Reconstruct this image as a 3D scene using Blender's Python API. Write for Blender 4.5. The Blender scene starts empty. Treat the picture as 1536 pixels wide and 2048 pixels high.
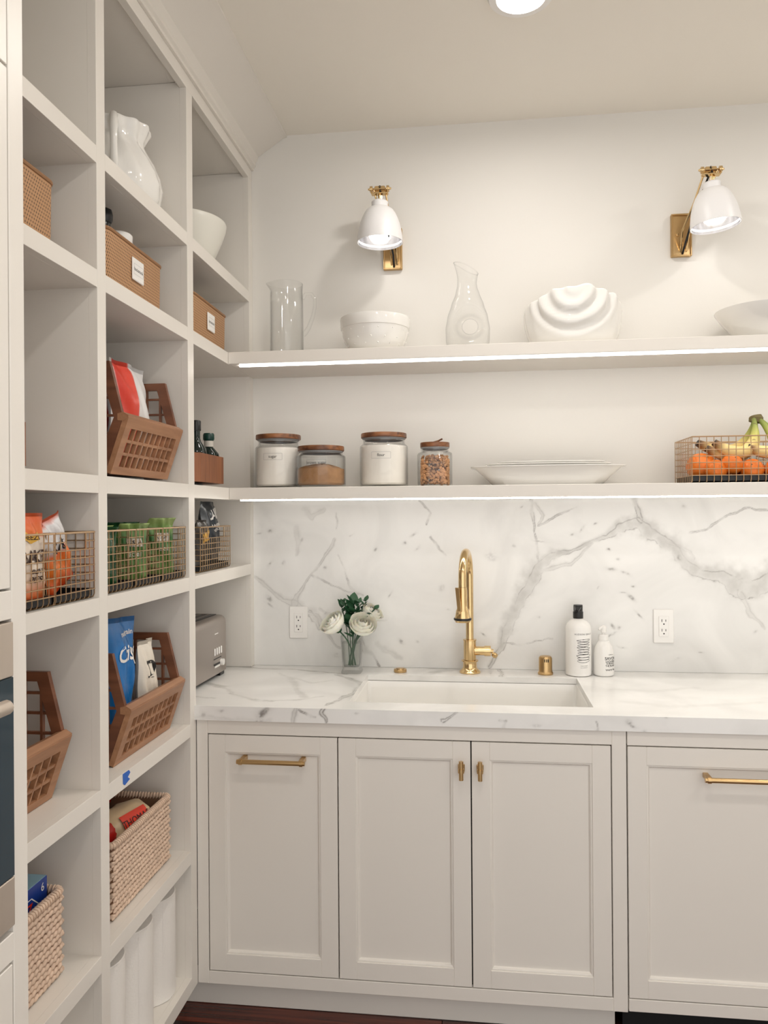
import bpy, bmesh, math, random
import numpy as np
from mathutils import Matrix, Vector
random.seed(7)
rng = np.random.default_rng(11)
SC = bpy.context.scene
COL = SC.collection
PI = math.pi
rad = math.radians

# ------------------------------------------------------------------ camera
def cam_axes(yaw, pitch, roll):
    a, b, c = rad(yaw), rad(pitch), rad(roll)
    f = Vector((-math.sin(a)*math.cos(b), math.cos(a)*math.cos(b), math.sin(b)))
    r = Vector((math.cos(a), math.sin(a), 0)); u = r.cross(f)
    return math.cos(c)*r+math.sin(c)*u, -math.sin(c)*r+math.cos(c)*u, f
CAM = Vector((0.8276, -2.7895, 1.4706))
cr, cu, cf = cam_axes(7.0399, 0.0544, -0.4024)
cd = bpy.data.cameras.new('camera'); co = bpy.data.objects.new('camera', cd); COL.objects.link(co)
cd.sensor_fit = 'VERTICAL'; cd.sensor_height = 24.0; cd.sensor_width = 18.0
cd.lens = 24.0*1555.98/2048.0
cd.clip_start = 0.02
M4 = Matrix.Identity(4)
for i in range(3):
    M4[i][0] = cr[i]; M4[i][1] = cu[i]; M4[i][2] = -cf[i]; M4[i][3] = CAM[i]
co.matrix_world = M4
SC.camera = co

# ------------------------------------------------------------------ world, exposure
CEIL = 2.857
w = bpy.data.worlds.new('world'); SC.world = w; w.use_nodes = True
w.node_tree.nodes['Background'].inputs[0].default_value = (1.0, 0.975, 0.95, 1)
w.node_tree.nodes['Background'].inputs[1].default_value = 1.45
SC.view_settings.view_transform = 'Standard'; SC.view_settings.look = 'None'
SC.view_settings.gamma = 1.0; SC.view_settings.use_curve_mapping = False
SC.view_settings.exposure = 0.08
CAN_E = 165.0      # emission of the ceiling downlight lenses
LED_E = 18.0      # under-shelf LED strips
BULB_E = 6.0     # sconce bulbs
CANS = [(0.946, -0.678), (2.35, -0.678), (0.946, -2.15), (2.35, -2.15)]  # first one is in view; the others are added out of view for fill light

# ------------------------------------------------------------------ helpers
def lin(c):
    o = []
    for v in c[:3]:
        v = v/255.0
        o.append(v/12.92 if v <= 0.04045 else ((v+0.055)/1.055)**2.4)
    return (o[0], o[1], o[2], 1.0)
class NT:
    def __init__(s, name):
        s.m = bpy.data.materials.new(name); s.m.use_nodes = True
        s.t = s.m.node_tree; s.b = s.t.nodes['Principled BSDF']; s.o = s.t.nodes['Material Output']
    def n(s, typ, **kw):
        k = s.t.nodes.new(typ)
        for a, v in kw.items():
            if a.startswith('i_'):
                key = a[2:]
                key = int(key) if key.isdigit() else key
                k.inputs[key].default_value = v
            else: setattr(k, a, v)
        return k
    def l(s, a, b): s.t.links.new(a, b)
    def math(s, op, a, b=None):
        k = s.t.nodes.new('ShaderNodeMath'); k.operation = op
        for i, v in enumerate((a, b)):
            if v is None: continue
            if isinstance(v, (int, float)): k.inputs[i].default_value = v
            else: s.l(v, k.inputs[i])
        return k.outputs[0]
    def mix(s, fac, a, b):
        k = s.t.nodes.new('ShaderNodeMix'); k.data_type = 'RGBA'
        for i, v in ((0, fac), (6, a), (7, b)):
            if isinstance(v, (int, float, tuple)): k.inputs[i].default_value = v
            else: s.l(v, k.inputs[i])
        return k.outputs[2]
MATS = {}
def mat(name, col, rough=0.5, metal=0.0, var=0.06, scale=14.0, bump=0.0, bscale=90.0, stretch=None, coat=0.0, spec=0.5, trans=0.0, sss=0.0, emit=None, estr=0.0):
    if name in MATS: return MATS[name]
    g = NT(name); c = lin(col)
    tc = g.n('ShaderNodeTexCoord'); src = tc.outputs['Object']
    if stretch:
        mp = g.n('ShaderNodeMapping'); mp.inputs['Scale'].default_value = stretch; g.l(src, mp.inputs[0]); src = mp.outputs[0]
    nz = g.n('ShaderNodeTexNoise'); nz.inputs['Scale'].default_value = scale; nz.inputs['Detail'].default_value = 4; g.l(src, nz.inputs['Vector'])
    dk = tuple(v*(1-var) for v in c[:3])+(1,); lt = tuple(min(1, v*(1+var)) for v in c[:3])+(1,)
    g.l(g.mix(nz.outputs['Fac'], dk, lt), g.b.inputs['Base Color'])
    g.b.inputs['Roughness'].default_value = rough; g.b.inputs['Metallic'].default_value = metal
    g.b.inputs['Coat Weight'].default_value = coat; g.b.inputs['Specular IOR Level'].default_value = spec
    g.b.inputs['Transmission Weight'].default_value = trans
    if sss: g.b.inputs['Subsurface Weight'].default_value = sss; g.b.inputs['Subsurface Radius'].default_value = (0.01, 0.008, 0.005)
    if emit: g.b.inputs['Emission Color'].default_value = emit; g.b.inputs['Emission Strength'].default_value = estr
    if bump:
        n2 = g.n('ShaderNodeTexNoise'); n2.inputs['Scale'].default_value = bscale; n2.inputs['Detail'].default_value = 3; g.l(src, n2.inputs['Vector'])
        bp = g.n('ShaderNodeBump'); bp.inputs['Strength'].default_value = bump; bp.inputs['Distance'].default_value = 0.002
        g.l(n2.outputs['Fac'], bp.inputs['Height']); g.l(bp.outputs[0], g.b.inputs['Normal'])
    MATS[name] = g.m
    return g.m
def mat_wood(name, c1, c2, axis_scale=(3, 40, 40), rough=0.4):
    if name in MATS: return MATS[name]
    g = NT(name); tc = g.n('ShaderNodeTexCoord'); mp = g.n('ShaderNodeMapping'); mp.inputs['Scale'].default_value = axis_scale
    g.l(tc.outputs['Object'], mp.inputs[0])
    nz = g.n('ShaderNodeTexNoise'); nz.inputs['Scale'].default_value = 1.0; nz.inputs['Detail'].default_value = 6; nz.inputs['Distortion'].default_value = 0.6
    g.l(mp.outputs[0], nz.inputs['Vector'])
    cr_ = g.n('ShaderNodeValToRGB'); cr_.color_ramp.elements[0].position = 0.3; cr_.color_ramp.elements[1].position = 0.7
    cr_.color_ramp.elements[0].color = lin(c1); cr_.color_ramp.elements[1].color = lin(c2)
    g.l(nz.outputs['Fac'], cr_.inputs[0]); g.l(cr_.outputs[0], g.b.inputs['Base Color'])
    g.b.inputs['Roughness'].default_value = rough
    bp = g.n('ShaderNodeBump'); bp.inputs['Strength'].default_value = 0.08; bp.inputs['Distance'].default_value = 0.002
    g.l(nz.outputs['Fac'], bp.inputs['Height']); g.l(bp.outputs[0], g.b.inputs['Normal'])
    MATS[name] = g.m
    return g.m
def mat_bands(name, stops, axis=2, rough=0.3, warp=0.05, wscale=8.0, metal=0.0, interp='LINEAR', length=1.0, off=0.0):
    """colour bands along one object axis (metres / length), edges wavy"""
    if name in MATS: return MATS[name]
    g = NT(name); tc = g.n('ShaderNodeTexCoord'); sp = g.n('ShaderNodeSeparateXYZ'); g.l(tc.outputs['Object'], sp.inputs[0])
    nz = g.n('ShaderNodeTexNoise'); nz.inputs['Scale'].default_value = wscale; g.l(tc.outputs['Object'], nz.inputs['Vector'])
    a = g.math('DIVIDE', g.math('ADD', sp.outputs[axis], off), length)
    b = g.math('MULTIPLY', g.math('SUBTRACT', nz.outputs['Fac'], 0.5), warp*2)
    f = g.math('ADD', a, b)
    r = g.n('ShaderNodeValToRGB'); r.color_ramp.interpolation = interp
    els = r.color_ramp.elements
    while len(els) < len(stops): els.new(0.5)
    for e, (p, c) in zip(els, stops): e.position = p
    for e, (p, c) in zip(els, stops): e.color = lin(c)
    g.l(f, r.inputs[0]); g.l(r.outputs[0], g.b.inputs['Base Color'])
    g.b.inputs['Roughness'].default_value = rough; g.b.inputs['Metallic'].default_value = metal
    n2 = g.n('ShaderNodeTexNoise'); n2.inputs['Scale'].default_value = 45.0; g.l(tc.outputs['Object'], n2.inputs['Vector'])
    bp = g.n('ShaderNodeBump'); bp.inputs['Strength'].default_value = 0.25; bp.inputs['Distance'].default_value = 0.004
    g.l(n2.outputs['Fac'], bp.inputs['Height']); g.l(bp.outputs[0], g.b.inputs['Normal'])
    MATS[name] = g.m
    return g.m
def mat_glass(name, tint=(0.99, 0.992, 0.99), k=0.8, base=0.03):
    """thin clear glass: fresnel mix of clear transmission and mirror reflection"""
    if name in MATS: return MATS[name]
    g = NT(name); t = g.t; t.nodes.remove(g.b)
    lw = g.n('ShaderNodeLayerWeight'); lw.inputs[0].default_value = 0.5
    nz = g.n('ShaderNodeTexNoise'); nz.inputs['Scale'].default_value = 6.0
    bp = g.n('ShaderNodeBump'); bp.inputs['Strength'].default_value = 0.03; g.l(nz.outputs['Fac'], bp.inputs['Height'])
    f = g.math('ADD', g.math('MULTIPLY', g.math('POWER', lw.outputs['Facing'], 4.0), k), base)
    tr = g.n('ShaderNodeBsdfTransparent'); g.l(g.mix(g.math('POWER', lw.outputs['Facing'], 3.0), tint+(1,), tuple(v*.8 for v in tint)+(1,)), tr.inputs[0])
    gl = g.n('ShaderNodeBsdfGlossy'); gl.inputs['Roughness'].default_value = 0.03; g.l(bp.outputs[0], gl.inputs['Normal'])
    mx = g.n('ShaderNodeMixShader'); g.l(f, mx.inputs[0]); g.l(tr.outputs[0], mx.inputs[1]); g.l(gl.outputs[0], mx.inputs[2])
    g.l(mx.outputs[0], g.o.inputs[0])
    MATS[name] = g.m
    return g.m
def mat_emit(name, col, strength):
    if name in MATS: return MATS[name]
    g = NT(name); t = g.t; t.nodes.remove(g.b)
    e = g.n('ShaderNodeEmission'); e.inputs[0].default_value = col+(1,); e.inputs[1].default_value = strength
    g.l(e.outputs[0], g.o.inputs[0]); MATS[name] = g.m
    return g.m

class MB:
    def __init__(s): s.v = []; s.f = []
    def add(s, vs, fs):
        o = len(s.v); s.v += [tuple(p) for p in vs]; s.f += [tuple(i+o for i in q) for q in fs]; return s
    def box(s, x0, x1, y0, y1, z0, z1, b=0.0):
        if b <= 0:
            return s.add([(x, y, z) for x in (x0, x1) for y in (y0, y1) for z in (z0, z1)],
                         [(0, 1, 3, 2), (4, 6, 7, 5), (0, 4, 5, 1), (2, 3, 7, 6), (0, 2, 6, 4), (1, 5, 7, 3)])
        b = min(b, (x1-x0)*0.49, (y1-y0)*0.49, (z1-z0)*0.49)
        bm = bmesh.new(); bmesh.ops.create_cube(bm, size=1.0)
        for q in bm.verts:
            q.co = Vector(((x0+x1)/2+q.co.x*(x1-x0), (y0+y1)/2+q.co.y*(y1-y0), (z0+z1)/2+q.co.z*(z1-z0)))
        bmesh.ops.bevel(bm, geom=list(bm.edges), offset=b, offset_type='OFFSET', segments=1, profile=0.5, affect='EDGES')
        bm.verts.ensure_lookup_table(); bm.verts.index_update()
        s.add([q.co[:] for q in bm.verts], [[q.index for q in f.verts] for f in bm.faces]); bm.free()
        return s
    def tube(s, pts, r, n=10, cap=True, closed=False, flat=1.0):
        P = [Vector(p) for p in pts]; m = len(P); rr = r if isinstance(r, (list, tuple)) else [r]*m
        rings = []; up = None
        for i, p in enumerate(P):
            if closed: d = (P[(i+1) % m]-P[i-1])
            else: d = P[min(i+1, m-1)]-P[max(i-1, 0)]
            d.normalize()
            if up is None:
                up = Vector((0, 0, 1)) if abs(d.z) < 0.9 else Vector((1, 0, 0))
            a = up-d*up.dot(d)
            if a.length < 1e-5: a = d.orthogonal()
            a.normalize(); up = a; b = d.cross(a)
            rings.append([p+(a*math.cos(2*PI*k/n)+b*math.sin(2*PI*k/n)*flat)*rr[i] for k in range(n)])
        vs = [q for R in rings for q in R]; fs = []
        for i in range(m if closed else m-1):
            j = (i+1) % m
            for k in range(n):
                l = (k+1) % n
                fs.append((i*n+k, i*n+l, j*n+l, j*n+k))
        if cap and not closed:
            fs.append(tuple(range(n-1, -1, -1))); fs.append(tuple((m-1)*n+k for k in range(n)))
        return s.add(vs, fs)
    def lathe(s, prof, n=32, c=(0, 0, 0), fun=None, sq=None):
        """prof [(r,z)]; fun(theta,r,z)->(r,z); sq: superellipse power for the section"""
        vs = []; idx = []
        for (r, z) in prof:
            if r < 1e-6:
                idx.append([len(vs)]*n); vs.append((c[0], c[1], c[2]+z)); continue
            row = []
            for k in range(n):
                t = 2*PI*k/n; R, Z = (r, z) if fun is None else fun(t, r, z)
                ct, st = math.cos(t), math.sin(t)
                if sq: R = R/((abs(ct)**sq+abs(st)**sq)**(1.0/sq))
                row.append(len(vs)); vs.append((c[0]+R*ct, c[1]+R*st, c[2]+Z))
            idx.append(row)
        fs = []
        for a, b in zip(idx[:-1], idx[1:]):
            for k in range(n):
                l = (k+1) % n
                q = [a[k], a[l], b[l], b[k]]; u = []
                for i in q:
                    if i not in u: u.append(i)
                if len(u) > 2: fs.append(tuple(u))
        return s.add(vs, fs)
    def prism(s, poly, a, b, axis=1):
        """poly of 2D points in the two other axes, extruded from a to b along axis"""
        n = len(poly)
        def P(p, t):
            q = list(p); q.insert(axis, t); return tuple(q)
        vs = [P(p, a) for p in poly]+[P(p, b) for p in poly]
        return s.add(vs, [tuple(range(n)), tuple(range(2*n-1, n-1, -1))]+[(i, i+n, (i+1) % n+n, (i+1) % n) for i in range(n)])
    def grid(s, fn, nu, nv, wrap=False):
        vs = [fn(i/(nu if wrap else nu-1), j/(nv-1)) for j in range(nv) for i in range(nu)]; fs = []
        for j in range(nv-1):
            for i in range(nu if wrap else nu-1):
                k = (i+1) % nu
                fs.append((j*nu+i, j*nu+k, (j+1)*nu+k, (j+1)*nu+i))
        return s.add(vs, fs)
    def ball(s, c, r, n=10, m=6):
        if not isinstance(r, (list, tuple)): r = (r, r, r)
        o = MB().lathe([(math.sin(PI*j/m) if 0 < j < m else 0, -math.cos(PI*j/m)) for j in range(m+1)], n)
        return s.add([(c[0]+p[0]*r[0], c[1]+p[1]*r[1], c[2]+p[2]*r[2]) for p in o.v], o.f)
    def xf(s, Mx): s.v = [tuple(Mx @ Vector(p)) for p in s.v]; return s
    def mesh(s, name, m=None, ang=35, fix=True):
        me = bpy.data.meshes.new(name); me.from_pydata(s.v, [], s.f)
        if fix:
            bm = bmesh.new(); bm.from_mesh(me); bmesh.ops.recalc_face_normals(bm, faces=bm.faces); bm.to_mesh(me); bm.free()
        me.shade_smooth(); me.set_sharp_from_angle(angle=rad(ang))
        if m: me.materials.append(m)
        return me
def obj(name, me, parent=None):
    o = bpy.data.objects.new(name, me); COL.objects.link(o)
    if parent is not None: o.parent = parent
    return o
def tag(o, label=None, cat=None, group=None, kind=None):
    if label: o['label'] = label
    if cat: o['category'] = cat
    if group: o['group'] = group
    if kind: o['kind'] = kind
    return o
def thing(name, label, cat, loc=(0, 0, 0), rotz=0.0, group=None):
    o = bpy.data.objects.new(name, None); COL.objects.link(o); o.empty_display_size = 0.05
    o.location = loc; o.rotation_euler = (0, 0, rotz)
    return tag(o, label, cat, group)
def part(name, mb, m, parent, W=False, ang=35, label=None, fix=True):
    if W:
        r = parent; off = Vector((0, 0, 0))
        while r is not None: off += r.location; r = r.parent
        mb.v = [(p[0]-off.x, p[1]-off.y, p[2]-off.z) for p in mb.v]
    o = obj(name, mb.mesh(name, m, ang, fix), parent)
    if label: o['label'] = label
    return o
def struct(name, mb, m, ang=35): return tag(obj(name, mb.mesh(name, m, ang)), kind='structure')
def copy_tree(o, parent=None, **kw):
    c = o.copy(); COL.objects.link(c); c.parent = parent
    for k, v in kw.items(): c[k] = v
    for ch in [q for q in bpy.data.objects if q.parent is o]: copy_tree(ch, c)
    return c
def text_mb(body, size, spacing=1.0, weight=0.0):
    cu_ = bpy.data.curves.new('t', 'FONT'); cu_.body = body; cu_.size = size; cu_.align_x = 'CENTER'; cu_.align_y = 'CENTER'
    cu_.space_character = spacing; cu_.offset = weight*size; cu_.resolution_u = 3
    to = bpy.data.objects.new('t', cu_); COL.objects.link(to)
    me = to.to_mesh(); mb = MB(); mb.v = [tuple(v.co) for v in me.vertices]; mb.f = [tuple(p.vertices) for p in me.polygons]
    to.to_mesh_clear(); bpy.data.objects.remove(to); bpy.data.curves.remove(cu_)
    return mb
def text(body, size, fn, m, parent, name='lettering', bold=1.0, slant=0.0, spacing=1.0, weight=0.0):
    """flat print: every glyph point (x,y) goes through fn(x,y)->3D point"""
    mb = text_mb(body, size, spacing, weight)
    mb.v = [tuple(fn(p[0]*bold+p[1]*slant, p[1])) for p in mb.v]
    return part(name, mb, m, parent, fix=False)
def plane_fn(o, ux, uy):
    o, ux, uy = Vector(o), Vector(ux), Vector(uy)
    return lambda x, y: o+ux*x+uy*y

# ------------------------------------------------------------------ materials
PAINT = mat('cabinet_paint', (232, 227, 219), rough=0.38, var=0.012, scale=3, bump=0.02, bscale=140)
WALLP = mat('wall_paint', (229, 226, 220), rough=0.7, var=0.012, scale=2.5, bump=0.05, bscale=180)
CEILP = mat('ceiling_paint', (243, 238, 228), rough=0.8, var=0.012, scale=2.5, bump=0.05, bscale=180)
DARK = mat('dark_gap', (14, 14, 15), rough=0.7)
BRASS = mat('brass', (226, 196, 146), rough=0.15, metal=1.0, var=0.05, scale=30)
BRASSB = mat('brass_brushed', (202, 170, 122), rough=0.3, metal=1.0, var=0.06, scale=200, stretch=(1, 1, 8))
STEEL = mat('brushed_steel', (184, 175, 168), rough=0.3, metal=1.0, var=0.05, scale=60, stretch=(1, 14, 14))
CERAM = mat('white_ceramic', (240, 238, 233), rough=0.12, var=0.01, scale=5, coat=0.4)
BLACK = mat('black_plastic', (22, 22, 24), rough=0.3, var=0.1)
INK = mat('black_ink', (28, 26, 26), rough=0.6, var=0.05)
WHITEP = mat('white_plastic', (242, 240, 236), rough=0.3, var=0.01)
GLASS = mat_glass('clear_glass')
GREEN = mat('leaf_green', (38, 84, 52), rough=0.45, var=0.35, scale=40)

# ------------------------------------------------------------------ setting
XR, YB = 3.3, -3.4
b = MB().box(-0.62, XR, YB, 0.12, -0.1, -0.012); fl = struct('floor', b, mat('subfloor', (40, 22, 16), rough=0.8))
plankm = []
for i, (c1, c2) in enumerate([((30, 13, 9), (92, 38, 24)), ((22, 10, 8), (66, 27, 18)), ((44, 18, 12), (120, 52, 32))]):
    plankm.append(mat_wood('rosewood_%d' % i, c1, c2, (2.2, 60, 30), 0.22))
pm = {}
y = -0.45; k = 0
while y > -2.6:
    x = -0.43-random.random()*0.15
    while x < 2.6:
        L = 1.15
        key = k % 3
        if key not in pm: pm[key] = MB().box(0, L-0.0015, -0.083, 0, -0.012, 0.0, 0.001).mesh('plank', plankm[key])
        if x+L > -0.43 and x < 2.6:
            o = obj('plank', pm[key], fl); o.location = (x, y, 0)
        x += L; k += random.choice((1, 2))
    y -= 0.0845; k += 1
b = MB().box(-0.43, XR, YB, -2.7, -0.012, -0.0005); part('plank', b, plankm[1], fl, label='dark rosewood floorboards beyond the counted planks')['kind'] = 'stuff'
struct('ceiling', MB().box(-0.62, XR, YB, 0.12, CEIL, CEIL+0.1), CEILP)
struct('wall_back', MB().box(-0.62, XR, 0.0, 0.12, 0, CEIL), WALLP)
struct('wall_left', MB().box(-0.62, -0.44, YB, 0.0, 0, CEIL), WALLP)
struct('wall_right', MB().box(XR, XR+0.1, YB, 0.12, 0, CEIL), WALLP)
crown = [(-0.43, 2.734), (0.008, 2.734), (0.008, 2.744), (0.016, 2.749), (0.016, 2.762), (0.022, 2.772), (0.026, 2.784), (0.120, 2.846), (0.134, 2.850), (0.134, CEIL-0.0005), (-0.43, CEIL-0.0005)]
struct('trim_1', MB().prism(crown, -1.685, -0.001, 1), PAINT, 20)

# ------------------------------------------------------------------ shelving unit
ZR = {1: (2.2406, 2.2789), 2: (1.9683, 2.0072), 3: (1.5177, 1.5568), 4: (1.2507, 1.2889), 5: (0.8316, 0.8683), 6: (0.4684, 0.5057), 7: (0.102, 0.1416)}
ZT = 2.6945
Y_A = (-1.6885, -1.66); Y_B = (-1.1773, -1.138); Y_C = (-0.6464, -0.6011); Y_D = (-0.0442, -0.001)
UB = -0.40
su = thing('shelving_unit', 'tall white built-in open shelving wall with face-frame cubbies', 'shelving', (-0.2, -0.85, 0.0))
def P(name, x0, x1, y0, y1, z0, z1, bv=0.0005): return part(name, MB().box(x0, x1, y0, y1, z0, z1, bv), PAINT, su, W=True)
P('stile', -0.02, 0, Y_A[0], Y_A[1], 0.102, ZT); P('stile', -0.02, 0, Y_B[0], Y_B[1], 0.102, ZT)
P('stile', -0.02, 0, Y_C[0], Y_C[1], 0.102, ZT); P('stile', -0.02, 0, Y_D[0], Y_D[1], 0.9146, ZT)
P('top_rail', -0.02, 0, Y_A[0], -0.001, ZT, 2.7335)
for ya, yb in (Y_A, Y_B, Y_C): P('partition', UB, -0.02, ya, yb, 0.102, ZT+0.015, 0)
P('partition', UB, -0.02, Y_D[0], -0.001, 0.9146, ZT+0.015, 0)
P('back_panel', UB-0.012, UB, -1.6885, -0.002, 0.102, ZT+0.015, 0)
P('top_panel', UB, -0.0205, -1.6885, -0.002, ZT+0.016, ZT+0.03, 0)
cols = {1: (Y_A[1], Y_B[0], Y_A[1], Y_B[0]), 2: (Y_B[1], Y_C[0], Y_B[1], Y_C[0]), 3: (Y_C[1], Y_D[0], Y_C[1], Y_D[0])}
for r, (z0, z1) in ZR.items():
    for c, (ya, yb, pa, pb) in cols.items():
        if c == 3 and r > 4: continue
        if c == 3 and r in (2, 3): yb = -0.2889
        P('rail', -0.02, 0, ya, yb, z0, z1)
        P('shelf', UB, -0.02, pa+0.0001, pb-0.0001, z0, z1, 0)
        if c == 3 and r in (2, 3): P('shelf', -0.0203, 0.0, -0.2889, -0.0015, z0, z1, 0.0003)
P('toe_kick', -0.085, -0.07, -1.6885, -0.53, 0.0005, 0.102, 0)

# ------------------------------------------------------------------ oven cabinet (stands proud of the shelving)
OX = 0.147
oc = thing('oven_cabinet', 'tall white cabinet housing the built-in oven beside the open shelving', 'cabinet', (-0.1, -2.07, 0))
def Q(name, *a, par=oc, m=PAINT, bv=0.0012): return part(name, MB().box(*a, bv), m, par, W=True)
Q('side_panel', -0.43, OX-0.0205, -1.709, -1.6905, 0.0005, 2.73); Q('side_panel', -0.43, OX-0.0205, -2.5, -2.482, 0.0005, 2.73)
Q('stile', OX-0.02, OX, -1.727, -1.6905, 0.0005, 2.73); Q('stile', OX-0.02, OX, -2.5, -2.465, 0.0005, 2.73)
for z0, z1 in ((1.319, 1.361), (0.821, 0.862), (0.0005, 0.12), (2.69, 2.73)): Q('rail', OX-0.02, OX, -2.465, -1.727, z0, z1)
Q('carcass', -0.40, OX-0.03, -2.475, -1.712, 2.6, 2.7)
def door(par, x=None, y0=0, y1=0, z0=0, z1=0, st=0.05):
    d = part('door', MB().box(OX-0.02, OX, y0, y0+st, z0, z1, .001).box(OX-0.02, OX, y1-st, y1, z0, z1, .001).box(OX-0.02, OX, y0+st, y1-st, z0, z0+st, .001).box(OX-0.02, OX, y0+st, y1-st, z1-st, z1, .001), PAINT, par, W=True)
    part('panel', MB().box(OX-0.016, OX-0.009, y0+st-0.004, y1-st+0.004, z0+st-0.004, z1-st+0.004), PAINT, d, W=True)
for z0, z1 in ((2.128, 2.687), (1.3645, 2.124), (0.123, 0.817)): door(oc, y0=-2.461, y1=-1.7305, z0=z0, z1=z1, st=0.045)
ov = thing('wall_oven', 'built-in stainless oven with dark teal glass door in tall white cabinet', 'oven', (-0.1, -2.095, 0.8625))
TEAL = mat('oven_glass', (14, 44, 58), rough=0.08, var=0.1)
STEELW = mat('oven_steel', (196, 184, 172), rough=0.35, metal=0.7, var=0.04, scale=30)
Q('body', -0.36, OX-0.035, -2.455, -1.735, 0.8628, 1.31, par=ov, m=DARK)
Q('control_panel', OX-0.033, OX+0.004, -2.462, -1.7295, 1.2365, 1.3155, par=ov, m=STEELW)
Q('door_glass', OX-0.033, OX+0.004, -2.462, -1.7295, 0.946, 1.2355, par=ov, m=TEAL)
Q('bottom_trim', OX-0.033, OX+0.004, -2.462, -1.7295, 0.874, 0.945, par=ov, m=STEELW)
part('handle', MB().tube([(0.2, -2.42, 1.215), (0.2, -1.822, 1.215)], 0.010, 12).tube([(0.15, -1.85, 1.215), (0.2, -1.85, 1.215)], 0.007, 8).tube([(0.15, -2.38, 1.215), (0.2, -2.38, 1.215)], 0.007, 8), STEELW, ov, W=True)

# ------------------------------------------------------------------ wall shelves with LED strips
LEDM = mat_emit('led_light', (1.0, 0.96, 0.90), LED_E)
for r, yd, lab in ((2, 0.2888, 'upper long white wall shelf carrying glass pitchers and white bowls'), (3, 0.2854, 'lower long white wall shelf carrying jars, platter and fruit basket')):
    z0, z1 = ZR[r]
    t = thing('wall_shelf', lab, 'shelf', (1.0, -0.14, z0))
    part('shelf_board', MB().box(0.0005, XR-0.002, -yd, -0.0005, z0, z1, 0.0012), PAINT, t, W=True)
    ls = part('led_strip', MB().box(0.03, XR-0.03, -yd+0.028, -yd+0.038, z0-0.0045, z0-0.0005), LEDM, t, W=True)

# ------------------------------------------------------------------ ceiling downlights
CANM = mat_emit('downlight_lens', (1.0, 0.952, 0.90), CAN_E)
for i, (x, y) in enumerate(CANS):
    t = thing('downlight', 'round recessed ceiling downlight above the sink counter' if i == 0 else ['', 'added unseen ceiling downlight right of the sink', 'added unseen ceiling downlight beside the tall oven cabinet', 'added unseen ceiling downlight by the right wall'][i], 'light', (x, y, CEIL-0.012), 0, 'recessed ceiling downlights')
    part('trim_ring', MB().lathe([(0.061, 0.004), (0.066, 0.0), (0.085, 0.002), (0.09, 0.0115), (0.061, 0.0115), (0.061, 0.004)], 40), WHITEP, t)
    part('lens', MB().lathe([(0, 0.004), (0.0605, 0.004), (0.0605, 0.011), (0, 0.011)], 40), CANM, t)

# ------------------------------------------------------------------ base cabinet
def pix(u, v): return cf+cr*((u-768)/1555.98)+cu*((1024-v)/1555.98)
def at(ax, val, u, v):
    d = pix(u, v); return CAM+d*((val-CAM[ax])/d[ax])
FY = -0.601
bc = thing('base_cabinet', 'white shaker base cabinet with three inset doors under the marble counter', 'cabinet', (0.61, -0.3, 0))
def B(name, *a, par=bc, m=PAINT, bv=0.0012): return part(name, MB().box(*a, bv), m, par, W=True)
B('stile', 0.0008, 0.034, FY, FY+0.02, 0.102, 0.872); B('stile', 1.1805, 1.219, FY, FY+0.02, 0.102, 0.872)
B('rail', 0.034, 1.1805, FY, FY+0.02, 0.831, 0.872); B('rail', 0.034, 1.1805, FY, FY+0.02, 0.102, 0.139)
B('carcass', 0.004, 1.216, FY+0.0215, FY+0.03, 0.105, 0.66, m=DARK, bv=0)  # thin near-black sheet, paints the shade seen through the door gaps
B('side_panel', 0.0008, 0.018, FY+0.0205, -0.01, 0.102, 0.872, bv=0); B('side_panel', 1.201, 1.219, FY+0.0205, -0.01, 0.102, 0.872, bv=0)
B('gap_shade_sheet', 0.02, 1.2, FY+0.0215, FY+0.03, 0.665, 0.871, m=DARK, bv=0)  # same near-black sheet higher up, gap shade put into its colour
B('toe_kick', -0.068, 1.195, -0.53, -0.515, 0.0005, 0.1015, bv=0)
def shaker(par, x0, x1, z0, z1, st=0.05):
    """inset door: frame, stepped bead, recessed panel"""
    y0, y1 = FY, FY+0.02
    d = part('door', MB().box(x0, x0+st, y0, y1, z0, z1, .001).box(x1-st, x1, y0, y1, z0, z1, .001)
             .box(x0+st, x1-st, y0, y1, z0, z0+st, .001).box(x0+st, x1-st, y0, y1, z1-st, z1, .001), PAINT, par, W=True)
    a0, a1, c0, c1 = x0+st, x1-st, z0+st, z1-st; bd = 0.009
    prof = [(0, y0+0.0035), (0.003, y0+0.0030), (0.0055, y0+0.0042), (0.0065, y0+0.0070), (bd, y0+0.0100)]
    mb = MB(); rings = []
    for t, yy in prof: rings.append([(a0+t, yy, c0+t), (a1-t, yy, c0+t), (a1-t, yy, c1-t), (a0+t, yy, c1-t)])
    mb.add([q for R in rings for q in R], [(i*4+k, i*4+(k+1) % 4, (i+1)*4+(k+1) % 4, (i+1)*4+k) for i in range(len(prof)-1) for k in range(4)])
    part('bead_moulding', mb, PAINT, d, W=True, ang=20)
    part('panel', MB().box(a0+0.001, a1-0.001, y0+0.0100, y0+0.016, c0+0.001, c1-0.001), PAINT, d, W=True)
    return d
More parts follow.
